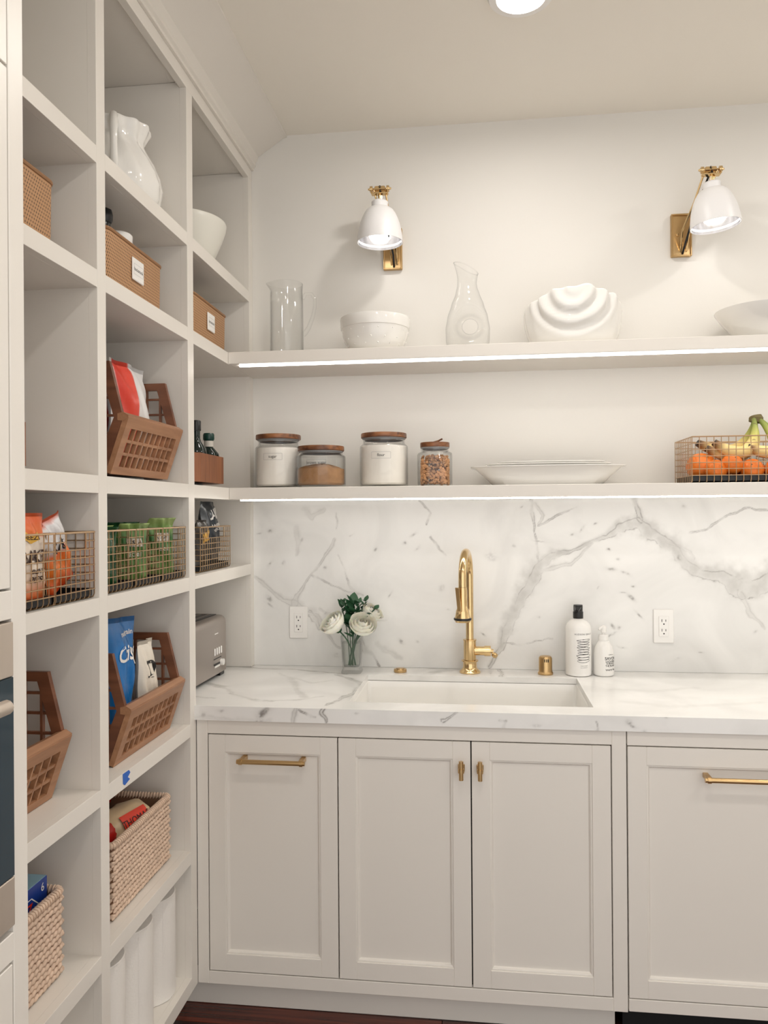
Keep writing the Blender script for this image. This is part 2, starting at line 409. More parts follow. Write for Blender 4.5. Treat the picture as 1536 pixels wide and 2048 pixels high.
def bar_pull(par, xa, xb, z):
    mb = MB().tube([(xa+0.012, FY-0.036, z), (xb-0.012, FY-0.036, z)], 0.0068, 14)
    for xs, sg in ((xa, 1), (xb, -1)):
        mb.tube([(xs, FY-0.036, z), (xs+sg*0.006, FY-0.036, z)], 0.0066, 14)
        mb.tube([(xs+sg*0.006, FY-0.036, z), (xs+sg*0.015, FY-0.036, z)], 0.0088, 14)
        mb.prism([(xs+sg*0.006, z-0.006), (xs+sg*0.019, z-0.006), (xs+sg*0.019, z+0.006), (xs+sg*0.006, z+0.006)], FY-0.032, FY+0.0095, 1)
    return part('bar_handle', mb, BRASSB, par, W=True, label='brushed brass bar handle')
def knob(par, x, z):
    mb = MB().tube([(x, FY-0.030, z-0.026), (x, FY-0.030, z-0.005)], 0.0063, 14).tube([(x, FY-0.030, z+0.005), (x, FY-0.030, z+0.026)], 0.0063, 14)
    mb.tube([(x, FY-0.030, z-0.0055), (x, FY-0.030, z+0.0055)], 0.0088, 16).tube([(x, FY-0.028, z), (x, FY+0.001, z)], 0.0055, 12)
    mb.box(x-0.0095, x+0.0095, FY-0.008, FY-0.0005, z-0.011, z+0.011, 0.002)
    return part('knob', mb, BRASSB, par, W=True, label='brushed brass T-bar knob')
d1 = shaker(bc, 0.0370, 0.4172, 0.1420, 0.8278); bar_pull(d1, 0.133, 0.331, 0.763)
d2 = shaker(bc, 0.4206, 0.7958, 0.1420, 0.8278); knob(d2, 0.7705, 0.756)
d3 = shaker(bc, 0.7992, 1.1775, 0.1420, 0.8278); knob(d3, 0.8225, 0.756)

dw = thing('dishwasher', 'panel-fronted white dishwasher with long brass bar handle right of the sink cabinet', 'dishwasher', (1.52, -0.3, 0))
B('top_strip', 1.2215, 1.82, FY, FY+0.02, 0.831, 0.8705, par=dw); B('bottom_strip', 1.2215, 1.82, FY, FY+0.02, 0.105, 0.139, par=dw)
B('tub', 1.2225, 1.819, FY+0.0215, -0.02, 0.105, 0.869, par=dw, m=DARK, bv=0)
B('toe_panel', 1.2215, 1.82, -0.50, -0.49, 0.0005, 0.104, par=dw, m=DARK, bv=0)  # near-black, the shade of the recess under the dishwasher as colour
d4 = shaker(dw, 1.2225, 1.819, 0.1420, 0.8278); bar_pull(d4, 1.415, 1.63, 0.755)
bc2 = thing('base_cabinet', 'white shaker base cabinet past the dishwasher', 'cabinet', (2.4, -0.3, 0))
B('carcass', 1.8225, XR-0.002, FY+0.021, -0.01, 0.102, 0.872, par=bc2, bv=0)
B('toe_kick', 1.8225, XR-0.002, -0.53, -0.515, 0.0005, 0.1015, par=bc2, bv=0)
B('rail', 1.8225, XR-0.002, FY, FY+0.02, 0.831, 0.872, par=bc2); B('rail', 1.8225, XR-0.002, FY, FY+0.02, 0.102, 0.139, par=bc2)
B('stile', 1.8225, 1.86, FY, FY+0.02, 0.139, 0.831, par=bc2)
for xa, xb in ((1.863, 2.32), (2.325, 2.78), (2.785, 3.25)): shaker(bc2, xa, xb, 0.1420, 0.8278)

# ------------------------------------------------------------------ marble
def vnoise(p, q, seed=0):
    r = np.random.default_rng(seed); T = r.random((256, 256))
    i = np.floor(p).astype(int); j = np.floor(q).astype(int); f = p-i; g = q-j
    f = f*f*(3-2*f); g = g*g*(3-2*g); i &= 255; j &= 255; i1 = (i+1) & 255; j1 = (j+1) & 255
    return (T[i, j]*(1-f)+T[i1, j]*f)*(1-g)+(T[i, j1]*(1-f)+T[i1, j1]*f)*g
def fbm(p, q, seed=0, o=4):
    s = 0; a = 0.5
    for k in range(o): s = s+a*vnoise(p*2**k, q*2**k, seed+k); a *= 0.5
    return s/(1-0.5**o)
def vein_masks(p, q, veins, spots, seed=1, warp=1.0):
    """veins: [(points [(p,q,width)], band strength, line strength)]; p,q in metres on the slab"""
    wp = p+warp*(0.030*(fbm(p*13, q*13, seed)-0.5)+0.005*(fbm(p*80, q*80, seed+9)-0.5))
    wq = q+warp*(0.030*(fbm(p*13+50, q*13, seed+3)-0.5)+0.005*(fbm(p*80, q*80+31, seed+12)-0.5))
    band = np.zeros_like(p); line = np.zeros_like(p)
    mott = fbm(p*40, q*40, seed+20); fine = fbm(p*110, q*110, seed+30); vn = fbm(p*26, q*26, seed+40)
    for pts, bs, lsn in veins:
        D = np.full_like(p, 9.0); Wd = np.full_like(p, 0.01); S = np.zeros_like(p)
        for (a, b, w0), (c, d, w1) in zip(pts[:-1], pts[1:]):
            dx, dy = c-a, d-b; L2 = dx*dx+dy*dy+1e-12
            t = np.clip(((wp-a)*dx+(wq-b)*dy)/L2, 0, 1)
            ex, ey = wp-(a+t*dx), wq-(b+t*dy); dd = np.sqrt(ex*ex+ey*ey); cl = dd < D
            side = np.sign(ex*dy-ey*dx)
            D = np.where(cl, dd, D); Wd = np.where(cl, w0+(w1-w0)*t, Wd); S = np.where(cl, side, S)
        half = Wd*0.5*(0.55+0.9*mott)
        bm_ = 1/(1+np.exp((D-half)/np.maximum(half*0.25, 0.0014)))
        band = np.maximum(band, bs*bm_*(0.55+0.9*(mott-0.25)))
        lw_ = 0.0009+0.0014*mott
        ed = np.exp(-((D-half*np.where(S > 0, 1.0, 0.35))/lw_)**2)*np.clip((vn-0.30)*3.5, 0, 1)
        line = np.maximum(line, lsn*ed)
    for (a, b, rx, ry, an, st) in spots:
        ca, sa = math.cos(an), math.sin(an)
        e1 = ((wp-a)*ca+(wq-b)*sa)/rx; e2 = (-(wp-a)*sa+(wq-b)*ca)/ry
        m_ = np.exp(-(e1*e1+e2*e2)**1.5)*np.clip((fine-0.3)*3.5, 0, 1)
        line = np.maximum(line, st*m_); band = np.maximum(band, 0.5*st*np.exp(-(e1*e1+e2*e2)*0.4))
    return np.clip(band, 0, 1), np.clip(line, 0, 1)
def mat_marble(name, tone=(240, 239, 236)):
    g = NT(name); c = lin(tone)
    tc = g.n('ShaderNodeTexCoord'); nz = g.n('ShaderNodeTexNoise'); nz.inputs['Scale'].default_value = 3.0; nz.inputs['Detail'].default_value = 6; nz.inputs['Distortion'].default_value = 1.2
    g.l(tc.outputs['Object'], nz.inputs['Vector'])
    rp = g.n('ShaderNodeValToRGB'); rp.color_ramp.elements[0].position = 0.42; rp.color_ramp.elements[1].position = 0.72
    rp.color_ramp.elements[0].color = c; rp.color_ramp.elements[1].color = lin((224, 223, 220)); g.l(nz.outputs['Fac'], rp.inputs[0])
    a = g.n('ShaderNodeAttribute', attribute_name='band'); bb = g.n('ShaderNodeAttribute', attribute_name='line')
    m1 = g.mix(g.math('MULTIPLY', a.outputs['Fac'], 0.85), rp.outputs[0], lin((186, 184, 179)))
    m2 = g.mix(g.math('MULTIPLY', bb.outputs['Fac'], 0.85), m1, lin((118, 112, 108)))
    g.l(m2, g.b.inputs['Base Color']); g.b.inputs['Roughness'].default_value = 0.16; g.b.inputs['Specular IOR Level'].default_value = 0.4
    return g.m
MARBLE = mat_marble('marble')
class Slab:
    """joined rectangular grid patches carrying vein masks"""
    def __init__(s): s.v = []; s.f = []; s.b = []; s.l = []
    def patch(s, o, U, V, step, veins=(), spots=(), seed=1, to=None, flip=False):
        o, U, V = Vector(o), Vector(U), Vector(V)
        nu = max(2, int(U.length/step)+1); nv = max(2, int(V.length/step)+1)
        if not veins and not spots: nu = nv = 2
        a, b = np.meshgrid(np.linspace(0, 1, nu), np.linspace(0, 1, nv))
        X = o.x+a*U.x+b*V.x; Y = o.y+a*U.y+b*V.y; Z = o.z+a*U.z+b*V.z
        k = sum(len(q) for q in s.v)
        s.v.append(np.stack([X.ravel(), Y.ravel(), Z.ravel()], 1))
        i = np.arange(nv-1)[:, None]*nu+np.arange(nu-1)[None, :]
        F = np.stack([i, i+1, i+nu+1, i+nu], -1).reshape(-1, 4)+k
        s.f.append(F[:, ::-1] if flip else F)
        if veins or spots:
            p, q = {'xz': (X, Z), 'xy': (X, Y)}[to]
            bd, ln = vein_masks(p.ravel(), q.ravel(), veins, spots, seed)
        else: bd = ln = np.zeros(nu*nv)
        s.b.append(bd); s.l.append(ln)
        return s
    def build(s, name, m, parent=None, off=(0, 0, 0)):
        V = np.concatenate(s.v)-np.array(off); F = np.concatenate(s.f); me = bpy.data.meshes.new(name)
        me.vertices.add(len(V)); me.vertices.foreach_set('co', V.ravel())
        me.loops.add(F.size); me.loops.foreach_set('vertex_index', F.ravel().astype(np.int32))
        me.polygons.add(len(F)); me.polygons.foreach_set('loop_start', np.arange(0, F.size, 4, dtype=np.int32))
        for nm, arr in (('band', s.b), ('line', s.l)):
            at_ = me.attributes.new(nm, 'FLOAT', 'POINT'); at_.data.foreach_set('value', np.concatenate(arr).astype(np.float32))
        me.update(calc_edges=True); me.validate(); me.materials.append(m)
        return obj(name, me, parent)
def c4(u, v): return 860+u/2.272, 980+v/2.272      # crop pixels -> photo pixels
def c3(u, v): return 380+u/2.648, 980+v/2.648
def vline(crop, pts, plane, bs, ls_):
    o = []
    for u, v, wd in pts:
        q = at(plane[0], plane[1], *crop(u, v)); o.append((q.x, q.z if plane[0] == 1 else q.y, wd))
    return (o, bs, ls_)
BW = (1, -0.008)
VB = [
 vline(c4, [(270, 800, 0.014), (300, 750, 0.020), (335, 690, 0.032), (345, 625, 0.049), (390, 530, 0.046), (435, 430, 0.052), (485, 345, 0.058), (530, 305, 0.038), (620, 280, 0.014), (720, 238, 0.014), (800, 212, 0.023), (870, 170, 0.043), (950, 135, 0.049), (1010, 185, 0.055), (1090, 230, 0.058), (1150, 310, 0.046), (1225, 375, 0.043), (1330, 385, 0.058), (1400, 430, 0.087), (1470, 430, 0.072), (1560, 385, 0.072), (1700, 330, 0.058), (2000, 250, 0.043)], BW, .8, .6),
 vline(c4, [(490, 370, .02), (560, 355, .018), (630, 335, .012), (690, 285, .012), (740, 245, .006)], BW, .5, .3),
 vline(c4, [(463, 40, .012), (470, 120, .010), (480, 220, .006), (488, 320, .006)], BW, .35, .8),
 vline(c4, [(495, 155, .006), (560, 130, .006), (610, 105, .006), (655, 85, .005)], BW, .3, .7),
 vline(c4, [(930, 36, .016), (950, 80, .020), (965, 130, .026)], BW, .7, .8),
 vline(c4, [(1180, 190, .006), (1240, 180, .006), (1300, 140, .006), (1370, 110, .008), (1440, 85, .006), (1540, 95, .006)], BW, .35, .7),
 vline(c4, [(1410, 470, .03), (1450, 530, .02), (1480, 590, .012), (1515, 640, .006)], BW, .4, .25),
 vline(c4, [(345, 690, .005), (420, 695, .005), (480, 685, .005), (560, 685, .004)], BW, .25, .5),
 vline(c4, [(480, 55, .01), (520, 120, .01), (500, 150, .01)], BW, .35, .3),
 vline(c4, [(0, 215, .004), (40, 255, .006), (66, 288, .004)], BW, .4, .5),
 vline(c4, [(1090, 235, .01), (1180, 270, .012), (1195, 300, .006)], BW, .3, .3),
 vline(c3, [(1215, 52, .006), (1245, 95, .008), (1282, 125, .006), (1250, 182, .006)], BW, .35, .7),
 vline(c3, [(770, 120, .004), (772, 190, .005)], BW, .3, .5),
 vline(c3, [(775, 250, .014), (740, 310, .012), (700, 380, .008), (650, 450, .008), (595, 520, .012), (568, 570, .02), (560, 610, .03)], BW, .5, .35),
 vline(c3, [(345, 450, .012), (400, 490, .016), (450, 530, .014), (500, 580, .02), (560, 600, .03), (620, 640, .02), (680, 660, .012), (740, 760, .014), (800, 830, .01)], BW, .5, .35),
 vline(c3, [(780, 340, .004), (820, 420, .004), (850, 500, .006), (890, 550, .008)], BW, .3, .5),
 vline(c3, [(650, 455, .004), (740, 490, .006), (830, 525, .006), (920, 556, .005)], BW, .35, .55),
 vline(c3, [(910, 800, .020), (930, 850, .022), (975, 868, .010), (1000, 910, .006), (1012, 930, .005)], BW, .55, 1.0),
 vline(c3, [(1000, 800, .02), (1060, 850, .022), (1110, 890, .014)], BW, .45, .1),
 vline(c3, [(1275, 250, .004), (1310, 290, .006), (1352, 340, .004)], BW, .4, .5),
 vline(c3, [(560, 200, .02), (575, 280, .022), (572, 345, .006)], BW, .45, .1),
 vline(c3, [(610, 100, .03), (650, 140, .02), (700, 100, .014)], BW, .35, .15),
 vline(c3, [(640, 640, .03), (670, 690, .03), (690, 735, .01)], BW, .5, .5),
 vline(c3, [(690, 620, .008), (760, 650, .01), (1040, 690, .006)], BW, .25, .2),
]
SB = []
r_ = random.Random(5)
def spot(crop, u, v, rx, ry, an, st, plane=BW):
    q = at(plane[0], plane[1], *crop(u, v)); return (q.x, q.z if plane[0] == 1 else q.y, rx, ry, an, st)
for a in ((430, 215, .008, .006, 0, .7), (425, 390, .01, .004, 1.2, .6), (720, 410, .006, .004, 0, .5), (1170, 232, .012, .003, .6, .5), (1130, 285, .005, .004, 0, .7), (980, 315, .006, .004, .5, .6), (1060, 545, .010, .003, 1.2, .5), (430, 570, .012, .006, 2.2, .6), (435, 605, .012, .004, 2.4, .5), (1130, 810, .010, .006, 2.2, .6), (1215, 795, .004, .004, 0, .5), (370, 228, .008, .003, .4, .4), (500, 385, .006, .005, 0, .45), (590, 260, .008, .006, .5, .35), (1200, 300, .008, .004, .8, .4), (1325, 520, .008, .012, 0, .3), (860, 240, .006, .002, 0, .4), (780, 880, .012, .008, 0, .35), (730, 640, .010, .005, .8, .4)): SB.append(spot(c3, *a))
for a in ((820, 275, .005, .003, .3, .9), (830, 360, .012, .005, -.1, .7), (888, 378, .010, .004, -.5, .7), (920, 437, .004, .003, 0, .8), (910, 488, .009, .006, -.6, .9), (880, 476, .010, .002, 0, .5), (945, 565, .014, .003, -.8, .7), (820, 618, .009, .005, -.6, 1.), (853, 618, .006, .004, .4, .9), (815, 655, .02, .003, .5, .5), (875, 705, .010, .002, -.4, .6), (235, 660, .008, .003, -.7, .9), (1152, 72, .005, .004, 0, .8), (1228, 735, .008, .003, 0, .5), (755, 165, .006, .003, .3, .6), (690, 175, .010, .003, .6, .5), (640, 200, .006, .003, .4, .5), (862, 302, .005, .004, 0, .5), (420, 75, .006, .003, 1., .4), (385, 250, .004, .004, 0, .5), (490, 232, .014, .002, -.1, .6), (285, 300, .02, .012, 0, .3), (1130, 300, .008, .008, 0, .9), (50, 440, .006, .008, 0, .3), (80, 548, .004, .003, 0, .5), (500, 580, .004, .003, 0, .4), (770, 440, .005, .002, 1., .4), (1120, 770, .012, .004, .3, .25), (1475, 650, .004, .003, 0, .4)): SB.append(spot(c4, *a))
BSX1 = XR-0.002; zs0, zs1 = 0.9146, 1.5172
bs = Slab()
bs.patch((0.0, -0.008, zs0), (1.95, 0, 0), (0, 0, zs1-zs0), 0.0023, VB, SB, 3, 'xz')
bs.patch((1.95, -0.008, zs0), (BSX1-1.95, 0, 0), (0, 0, zs1-zs0), 0.006, VB, SB, 3, 'xz')
bs.patch((BSX1, -0.0005, zs0), (-BSX1, 0, 0), (0, 0, zs1-zs0), 1)
bs.patch((0.0, -0.008, zs1), (BSX1, 0, 0), (0, 0.0075, 0), 1); bs.patch((0.0, -0.0005, zs0), (BSX1, 0, 0), (0, -0.0075, 0), 1)
bs.patch((0.0, -0.0005, zs0), (0, -0.0075, 0), (0, 0, zs1-zs0), 1); bs.patch((BSX1, -0.008, zs0), (0, 0.0075, 0), (0, 0, zs1-zs0), 1)
tag(bs.build('backsplash', MARBLE, off=(0, 0, 0)), 'white marble backsplash slab with grey veins behind the sink', 'backsplash')

# countertop with the sink cut-out
CZ0, CZ1, CYF = 0.8725, 0.914, -0.6135
SX0, SX1, SY0, SY1 = 0.440, 1.143, -0.525, -0.137
CT = (2, CZ1)
VT = [
 vline(c3, [(195, 935, .012), (420, 945, .014), (600, 953, .012), (830, 975, .012)], CT, .8, .5),
 vline(c3, [(780, 978, .014), (850, 1000, .014), (912, 1028, .02), (870, 1075, .016), (800, 1110, .012), (720, 1140, .01)], CT, .7, .5),
 vline(c3, [(540, 990, .02), (560, 1050, .02), (605, 1100, .02)], CT, .5, .1),
 vline(c3, [(90, 1022, .02), (165, 1042, .03)], CT, .9, .2),
 vline(c3, [(30, 1095, .012), (140, 1102, .008)], CT, .5, .6),
 vline(c3, [(350, 1108, .010), (440, 1122, .010)], CT, .5, .5),
 vline(c3, [(160, 1045, .012), (250, 1085, .012), (380, 1120, .01), (560, 1115, .012), (700, 1095, .01)], CT, .45, .25),
 vline(c3, [(480, 970, .012), (640, 1020, .012), (760, 1005, .01)], CT, .35, .1),
 vline(c3, [(1285, 945, .03), (1400, 948, .05), (1290, 968, .03)], CT, .9, .1),
 vline(c4, [(318, 812, .012), (325, 850, .012), (330, 880, .01)], CT, .6, .6),
 vline(c4, [(830, 905, .02), (1000, 915, .03), (1200, 900, .02)], CT, .3, 0),
 vline(c4, [(870, 960, .02), (1100, 985, .03), (1500, 965, .02)], CT, .25, 0),
]
FE = (1, CYF)
VF = [
 vline(c3, [(550, 1150, .01), (552, 1195, .014), (548, 1232, .012)], FE, .5, .3),
 vline(c3, [(565, 1155, .004), (610, 1180, .004), (640, 1205, .006), (662, 1210, .003)], FE, .3, .9),
 vline(c3, [(715, 1155, .008), (692, 1185, .012), (715, 1215, .010), (720, 1232, .006)], FE, .6, 1.),
 vline(c3, [(1412, 1178, .004), (1370, 1205, .006), (1325, 1225, .012)], FE, .4, .9),
 vline(c4, [(320, 1045, .006), (345, 1050, .004), (335, 1075, .008), (345, 1088, .006)], FE, .5, .9),
 vline(c4, [(770, 1045, .006), (775, 1075, .004), (772, 1102, .006)], FE, .4, .5),
 vline(c3, [(30, 1210, .012), (200, 1215, .012), (420, 1225, .02)], FE, .3, .1),
]
SF = [spot(c3, *a, plane=FE) for a in ((385, 1180, .014, .008, .4, 1.), (372, 1218, .010, .007, .2, 1.), (160, 1165, .01, .004, 0, .4), (60, 1200, .008, .006, 0, .4), (890, 1190, .008, .003, 0, .3))]
SF += [spot(c4, *a, plane=FE) for a in ((900, 1052, .007, .005, -.5, .9), (912, 1068, .007, .003, -.5, .9), (1076, 1036, .004, .003, 0, .8), (965, 1100, .005, .004, .3, .9), (490, 1060, .01, .005, 0, .3), (770, 1095, .006, .006, 0, .4))]
ct = Slab(); XL = UB+0.002; XE = XR-0.002; YL = -0.6
YN = -0.0448
ST_ = [spot(c3, *a, plane=CT) for a in ((230, 1080, .012, .004, -.5, .6), (420, 1115, .015, .003, 0, .6))]
ct.patch((XL, YL, CZ1), (-XL, 0, 0), (0, YN-YL, 0), 0.004, VT, ST_, 5, 'xy')
ct.patch((0, CYF, CZ1), (SX0, 0, 0), (0, -0.0005-CYF, 0), 0.004, VT, ST_, 5, 'xy')
ct.patch((SX0, CYF, CZ1), (SX1-SX0, 0, 0), (0, SY0-CYF, 0), 0.005, VT, ST_, 5, 'xy')
ct.patch((SX0, SY1, CZ1), (SX1-SX0, 0, 0), (0, -0.0005-SY1, 0), 0.004, VT, ST_, 5, 'xy')
ct.patch((SX1, CYF, CZ1), (1.95-SX1, 0, 0), (0, -0.0005-CYF, 0), 0.005, VT, ST_, 5, 'xy')
ct.patch((1.95, CYF, CZ1), (XE-1.95, 0, 0), (0, -0.0005-CYF, 0), 1)
ct.patch((0, CYF, CZ0), (1.95, 0, 0), (0, 0, CZ1-CZ0), 0.0023, VF, SF, 8, 'xz'); ct.patch((1.95, CYF, CZ0), (XE-1.95, 0, 0), (0, 0, CZ1-CZ0), 1)
ct.patch((XL, YL, CZ0), (-XL, 0, 0), (0, 0, CZ1-CZ0), 1); ct.patch((XL, YN, CZ0), (-XL, 0, 0), (0, 0, CZ1-CZ0), 1, flip=True)
ct.patch((0, YN, CZ0), (0, -YN-.0005, 0), (0, 0, CZ1-CZ0), 1, flip=True); ct.patch((0, CYF, CZ0), (0, YL-CYF, 0), (0, 0, CZ1-CZ0), 1, flip=True)
ct.patch((XE, CYF, CZ0), (0, -CYF-0.0005, 0), (0, 0, CZ1-CZ0), 1); ct.patch((XL, YN, CZ0), (0, YL-YN, 0), (0, 0, CZ1-CZ0), 1)
ct.patch((0, -0.0005, CZ0), (XE, 0, 0), (0, 0, CZ1-CZ0), 1, flip=True)
for o_, U_, V_ in (((XL, YN, CZ0), (-XL, 0, 0), (0, YL-YN, 0)), ((0, -0.0005, CZ0), (SX0, 0, 0), (0, CYF+0.0005, 0)), ((SX0, SY0, CZ0), (SX1-SX0, 0, 0), (0, CYF-SY0, 0)), ((SX0, -0.0005, CZ0), (SX1-SX0, 0, 0), (0, SY1+0.0005, 0)), ((SX1, -0.0005, CZ0), (XE-SX1, 0, 0), (0, CYF+0.0005, 0))): ct.patch(o_, U_, V_, 1)
for a, b_ in (((SX0, SY0), (SX0, SY1)), ((SX0, SY1), (SX1, SY1)), ((SX1, SY1), (SX1, SY0)), ((SX1, SY0), (SX0, SY0))):
    ct.patch((a[0], a[1], CZ1-.019), (b_[0]-a[0], b_[1]-a[1], 0), (0, 0, .019), 1, flip=False)
tag(ct.build('countertop', MARBLE), 'thick white marble countertop with cut-out for the sink', 'countertop')

# sink
sk = thing('sink', 'white fireclay undermount sink set below the marble counter', 'sink', ((SX0+SX1)/2, (SY0+SY1)/2, 0.665))
mb = MB(); e = 0.003; o1 = [(SX0-.012, SY0-.012), (SX1+.012, SY0-.012), (SX1+.012, SY1+.012), (SX0-.012, SY1+.012)]
def ring(x0, x1, y0, y1, z, r, n=5):
    o = []
    for cx, cy, a in ((x1-r, y0+r, -PI/2), (x1-r, y1-r, 0), (x0+r, y1-r, PI/2), (x0+r, y0+r, PI)):
        for k in range(n+1): t = a+PI/2*k/n; o.append((cx+r*math.cos(t), cy+r*math.sin(t), z))
    return o
zt = CZ0-0.0006; zr = CZ1-.0195
R_ = [ring(SX0-.03, SX1+.03, SY0-.03, SY1+.03, .665, .02), ring(SX0-.03, SX1+.03, SY0-.03, SY1+.03, zt, .02), ring(SX0-.004, SX1+.004, SY0-.004, SY1+.004, zt, .012), ring(SX0-.004, SX1+.004, SY0-.004, SY1+.004, zr, .012), ring(SX0-.001, SX1+.001, SY0-.001, SY1+.001, zr-.0015, .010), ring(SX0+.001, SX1-.001, SY0+.001, SY1-.001, zr-.008, .012), ring(SX0+.003, SX1-.003, SY0+.003, SY1-.003, .70, .014), ring(SX0+.02, SX1-.02, SY0+.02, SY1-.02, .684, .02)]
n_ = len(R_[0]); mb.add([q for r in R_ for q in r], [(i*n_+k, i*n_+(k+1) % n_, (i+1)*n_+(k+1) % n_, (i+1)*n_+k) for i in range(7) for k in range(n_)]+[tuple(7*n_+k for k in range(n_)), tuple(range(n_-1, -1, -1))])
part('basin', mb, CERAM, sk, W=True)
part('drain', MB().lathe([(0, .004), (.045, .004), (.052, .001), (.052, -.0), (0, 0)], 28, (0.79, -0.33, 0.6842)), BRASS, sk, W=True)

# ------------------------------------------------------------------ sconces
CHROME = mat('shade_lining', (236, 236, 238), rough=0.12, metal=0.9, var=0.04, scale=25, stretch=(6, 6, 1))
SHADEW = mat('shade_enamel', (236, 235, 235), rough=0.4, var=0.01)
CORD = mat('black_cord', (20, 18, 18), rough=0.7, var=0.2, scale=300)
BULBM = mat_emit('bulb_light', (1.0, 0.95, 0.9), BULB_E)
def sconce(xp, xs, tilt, label):
    t = thing('wall_sconce', label, 'sconce', (xp, -0.0005, 2.343), 0, 'white bell wall sconces above the shelves')
    mb = MB(); prof = [(-.034, -.0), (.034, .146)]
    # back plate: raised border round a recessed field
    mb.box(-.034, .034, -.012, 0, 0, .146, .002)
    part('back_plate', mb, BRASSB, t)
    part('plate_border', MB().box(-.034, -.029, -.019, -.012, 0, .146, .0015).box(.029, .034, -.019, -.012, 0, .146, .0015).box(-.029, .029, -.019, -.012, 0, .005, .0015).box(-.029, .029, -.019, -.012, .141, .146, .0015), BRASSB, t)
    dx = xs-xp; hz = 0.233
    part('screw', MB().lathe([(0, .004), (.005, .003), (.006, 0), (0, 0)], 12).xf(Matrix.Translation((-.012, -.012, .075)) @ Matrix.Rotation(PI/2, 4, 'X')), BRASS, t)
    for sx in (-1, 1):
        part('arm', MB().tube([(.006+sx*.010, -.012, .018), (.004+sx*.011, -.06, .075), (dx*.55+sx*.014, -.105, .15), (dx+sx*.020, -.150, hz)], .0034, 8), BRASS, t)
    part('cord', MB().tube([(.004, -.013, .010), (.006, -.05, .04), (dx*.4, -.098, .125), (dx*.9, -.135, .215), (dx, -.150, .245), (dx+.002, -.153, .225)], .0036, 8), CORD, t)
    # hinge bracket
    mb = MB().box(dx-.028, dx+.028, -.162, -.138, hz-.017, hz-.013, .001)
    for sx in (-1, 1):
        mb.box(dx+sx*.028-.002, dx+sx*.028+.002, -.160, -.140, hz-.015, hz+.008, .001)
        mb.tube([(dx+sx*.024, -.15, hz+.002), (dx+sx*.033, -.15, hz+.002)], .0105, 16)
        mb.tube([(dx+sx*.033, -.15, hz+.002), (dx+sx*.040, -.15, hz+.002)], [.005, .003], 10)
    mb.tube([(dx-.03, -.15, hz+.002), (dx+.03, -.15, hz+.002)], .004, 10)
    mb.box(dx-.018, dx+.018, -.149, -.135, hz-.006, hz+.014, .002)
    part('hinge', mb, BRASS, t)
    part('stem', MB().tube([(dx, -.15, hz-.016), (dx, -.15, hz-.042)], .0055, 12).tube([(dx+.006, -.15, hz-.02), (dx+.006, -.15, hz-.042)], .003, 8), BRASS, t)
    RT = Matrix.Translation((dx, -.15, hz-.040)) @ Matrix.Rotation(rad(tilt[1]), 4, 'X') @ Matrix.Rotation(rad(tilt[0]), 4, 'Y')
    pr = [(.0, 0), (.024, 0), (.0285, -.004), (.0275, -.012), (.0275, -.022), (.037, -.0255), (.0465, -.033), (.0545, -.045), (.0615, -.060), (.0680, -.078), (.0725, -.096), (.0762, -.118), (.0780, -.134), (.0785, -.142)]
    sh = part('shade', MB().lathe(pr+[(.0765, -.142), (.0745, -.126)], 48).xf(RT), SHADEW, t, ang=50)
    inn = [(.0762, -.1415), (.0742, -.120), (.0705, -.096), (.066, -.079), (.0585, -.062), (.048, -.048), (.03, -.041), (0, -.041)]
    part('lining', MB().lathe(inn, 48).xf(RT), CHROME, sh, ang=60)
    part('bulb', MB().lathe([(0, -.112), (.022, -.110), (.033, -.102), (.036, -.094), (.03, -.075), (.018, -.055), (0, -.055)], 28).xf(RT), BULBM, sh, ang=60)
sconce(0.523, 0.4945, (0, 0), 'white bell wall sconce on brass arm above the dotted mixing bowl')
sconce(1.520, 1.581, (-5, 0), 'tilted white bell wall sconce on brass arm right of the draped bowl')

# ------------------------------------------------------------------ upper shelf
Z2 = 2.0077
def shell(prof, n=48, **kw): return MB().lathe(prof, n, **kw)
t = thing('glass_pitcher', 'clear cylindrical glass pitcher with curved handle on upper wall shelf', 'pitcher', (0.166, -0.15, Z2))
def lip(th, r, z):
    if z > .235:
        k = max(0, math.cos(th-PI))**8*(z-.235)/.025; return r+.016*k, z+.003*k
    return r, z
part('body', MB().lathe([(0, 0), (.054, 0), (.0575, .004), (.0575, .12), (.057, .20), (.0555, .235), (.057, .2585), (.0555, .2595), (.054, .2575), (.053, .235), (.0545, .20), (.055, .12), (.0545, .012), (.05, .010), (0, .010)], 56, fun=lip), GLASS, t, ang=50)
part('handle', MB().tube([(.0572, 0, .205), (.068, 0, .222), (.088, 0, .222), (.100, 0, .203), (.100, 0, .175), (.092, 0, .140), (.078, 0, .105), (.066, 0, .088), (.0573, 0, .080)], [.0065, .006, .0055, .0055, .0058, .0065, .0075, .0085, .009], 12, flat=1.0), GLASS, t, ang=60)
t = thing('mixing_bowl', 'white ceramic mixing bowl with raised rim band and dots on upper shelf', 'bowl', (0.4755, -0.15, Z2))
bd = part('body', shell([(0, .002), (.066, .002), (.068, 0), (.072, 0), (.075, .003), (.090, .018), (.1025, .040), (.111, .065), (.1155, .0865), (.1175, .0875), (.1185, .096), (.1195, .118), (.1185, .124), (.116, .125), (.1135, .122), (.112, .10), (.105, .06), (.088, .028), (.066, .012), (0, .010)]), CERAM, t, ang=40)
dm = MB()
for row, (zz, rr) in enumerate(((.075, .1118), (.047, .1048), (.027, .0952))):
    for k in range(14):
        a = 2*PI*(k+(.5 if row % 2 else 0))/14; dm.ball((rr*math.cos(a), rr*math.sin(a), zz), .0028, 6, 4)
part('raised_dots', dm, CERAM, bd)['kind'] = 'stuff'
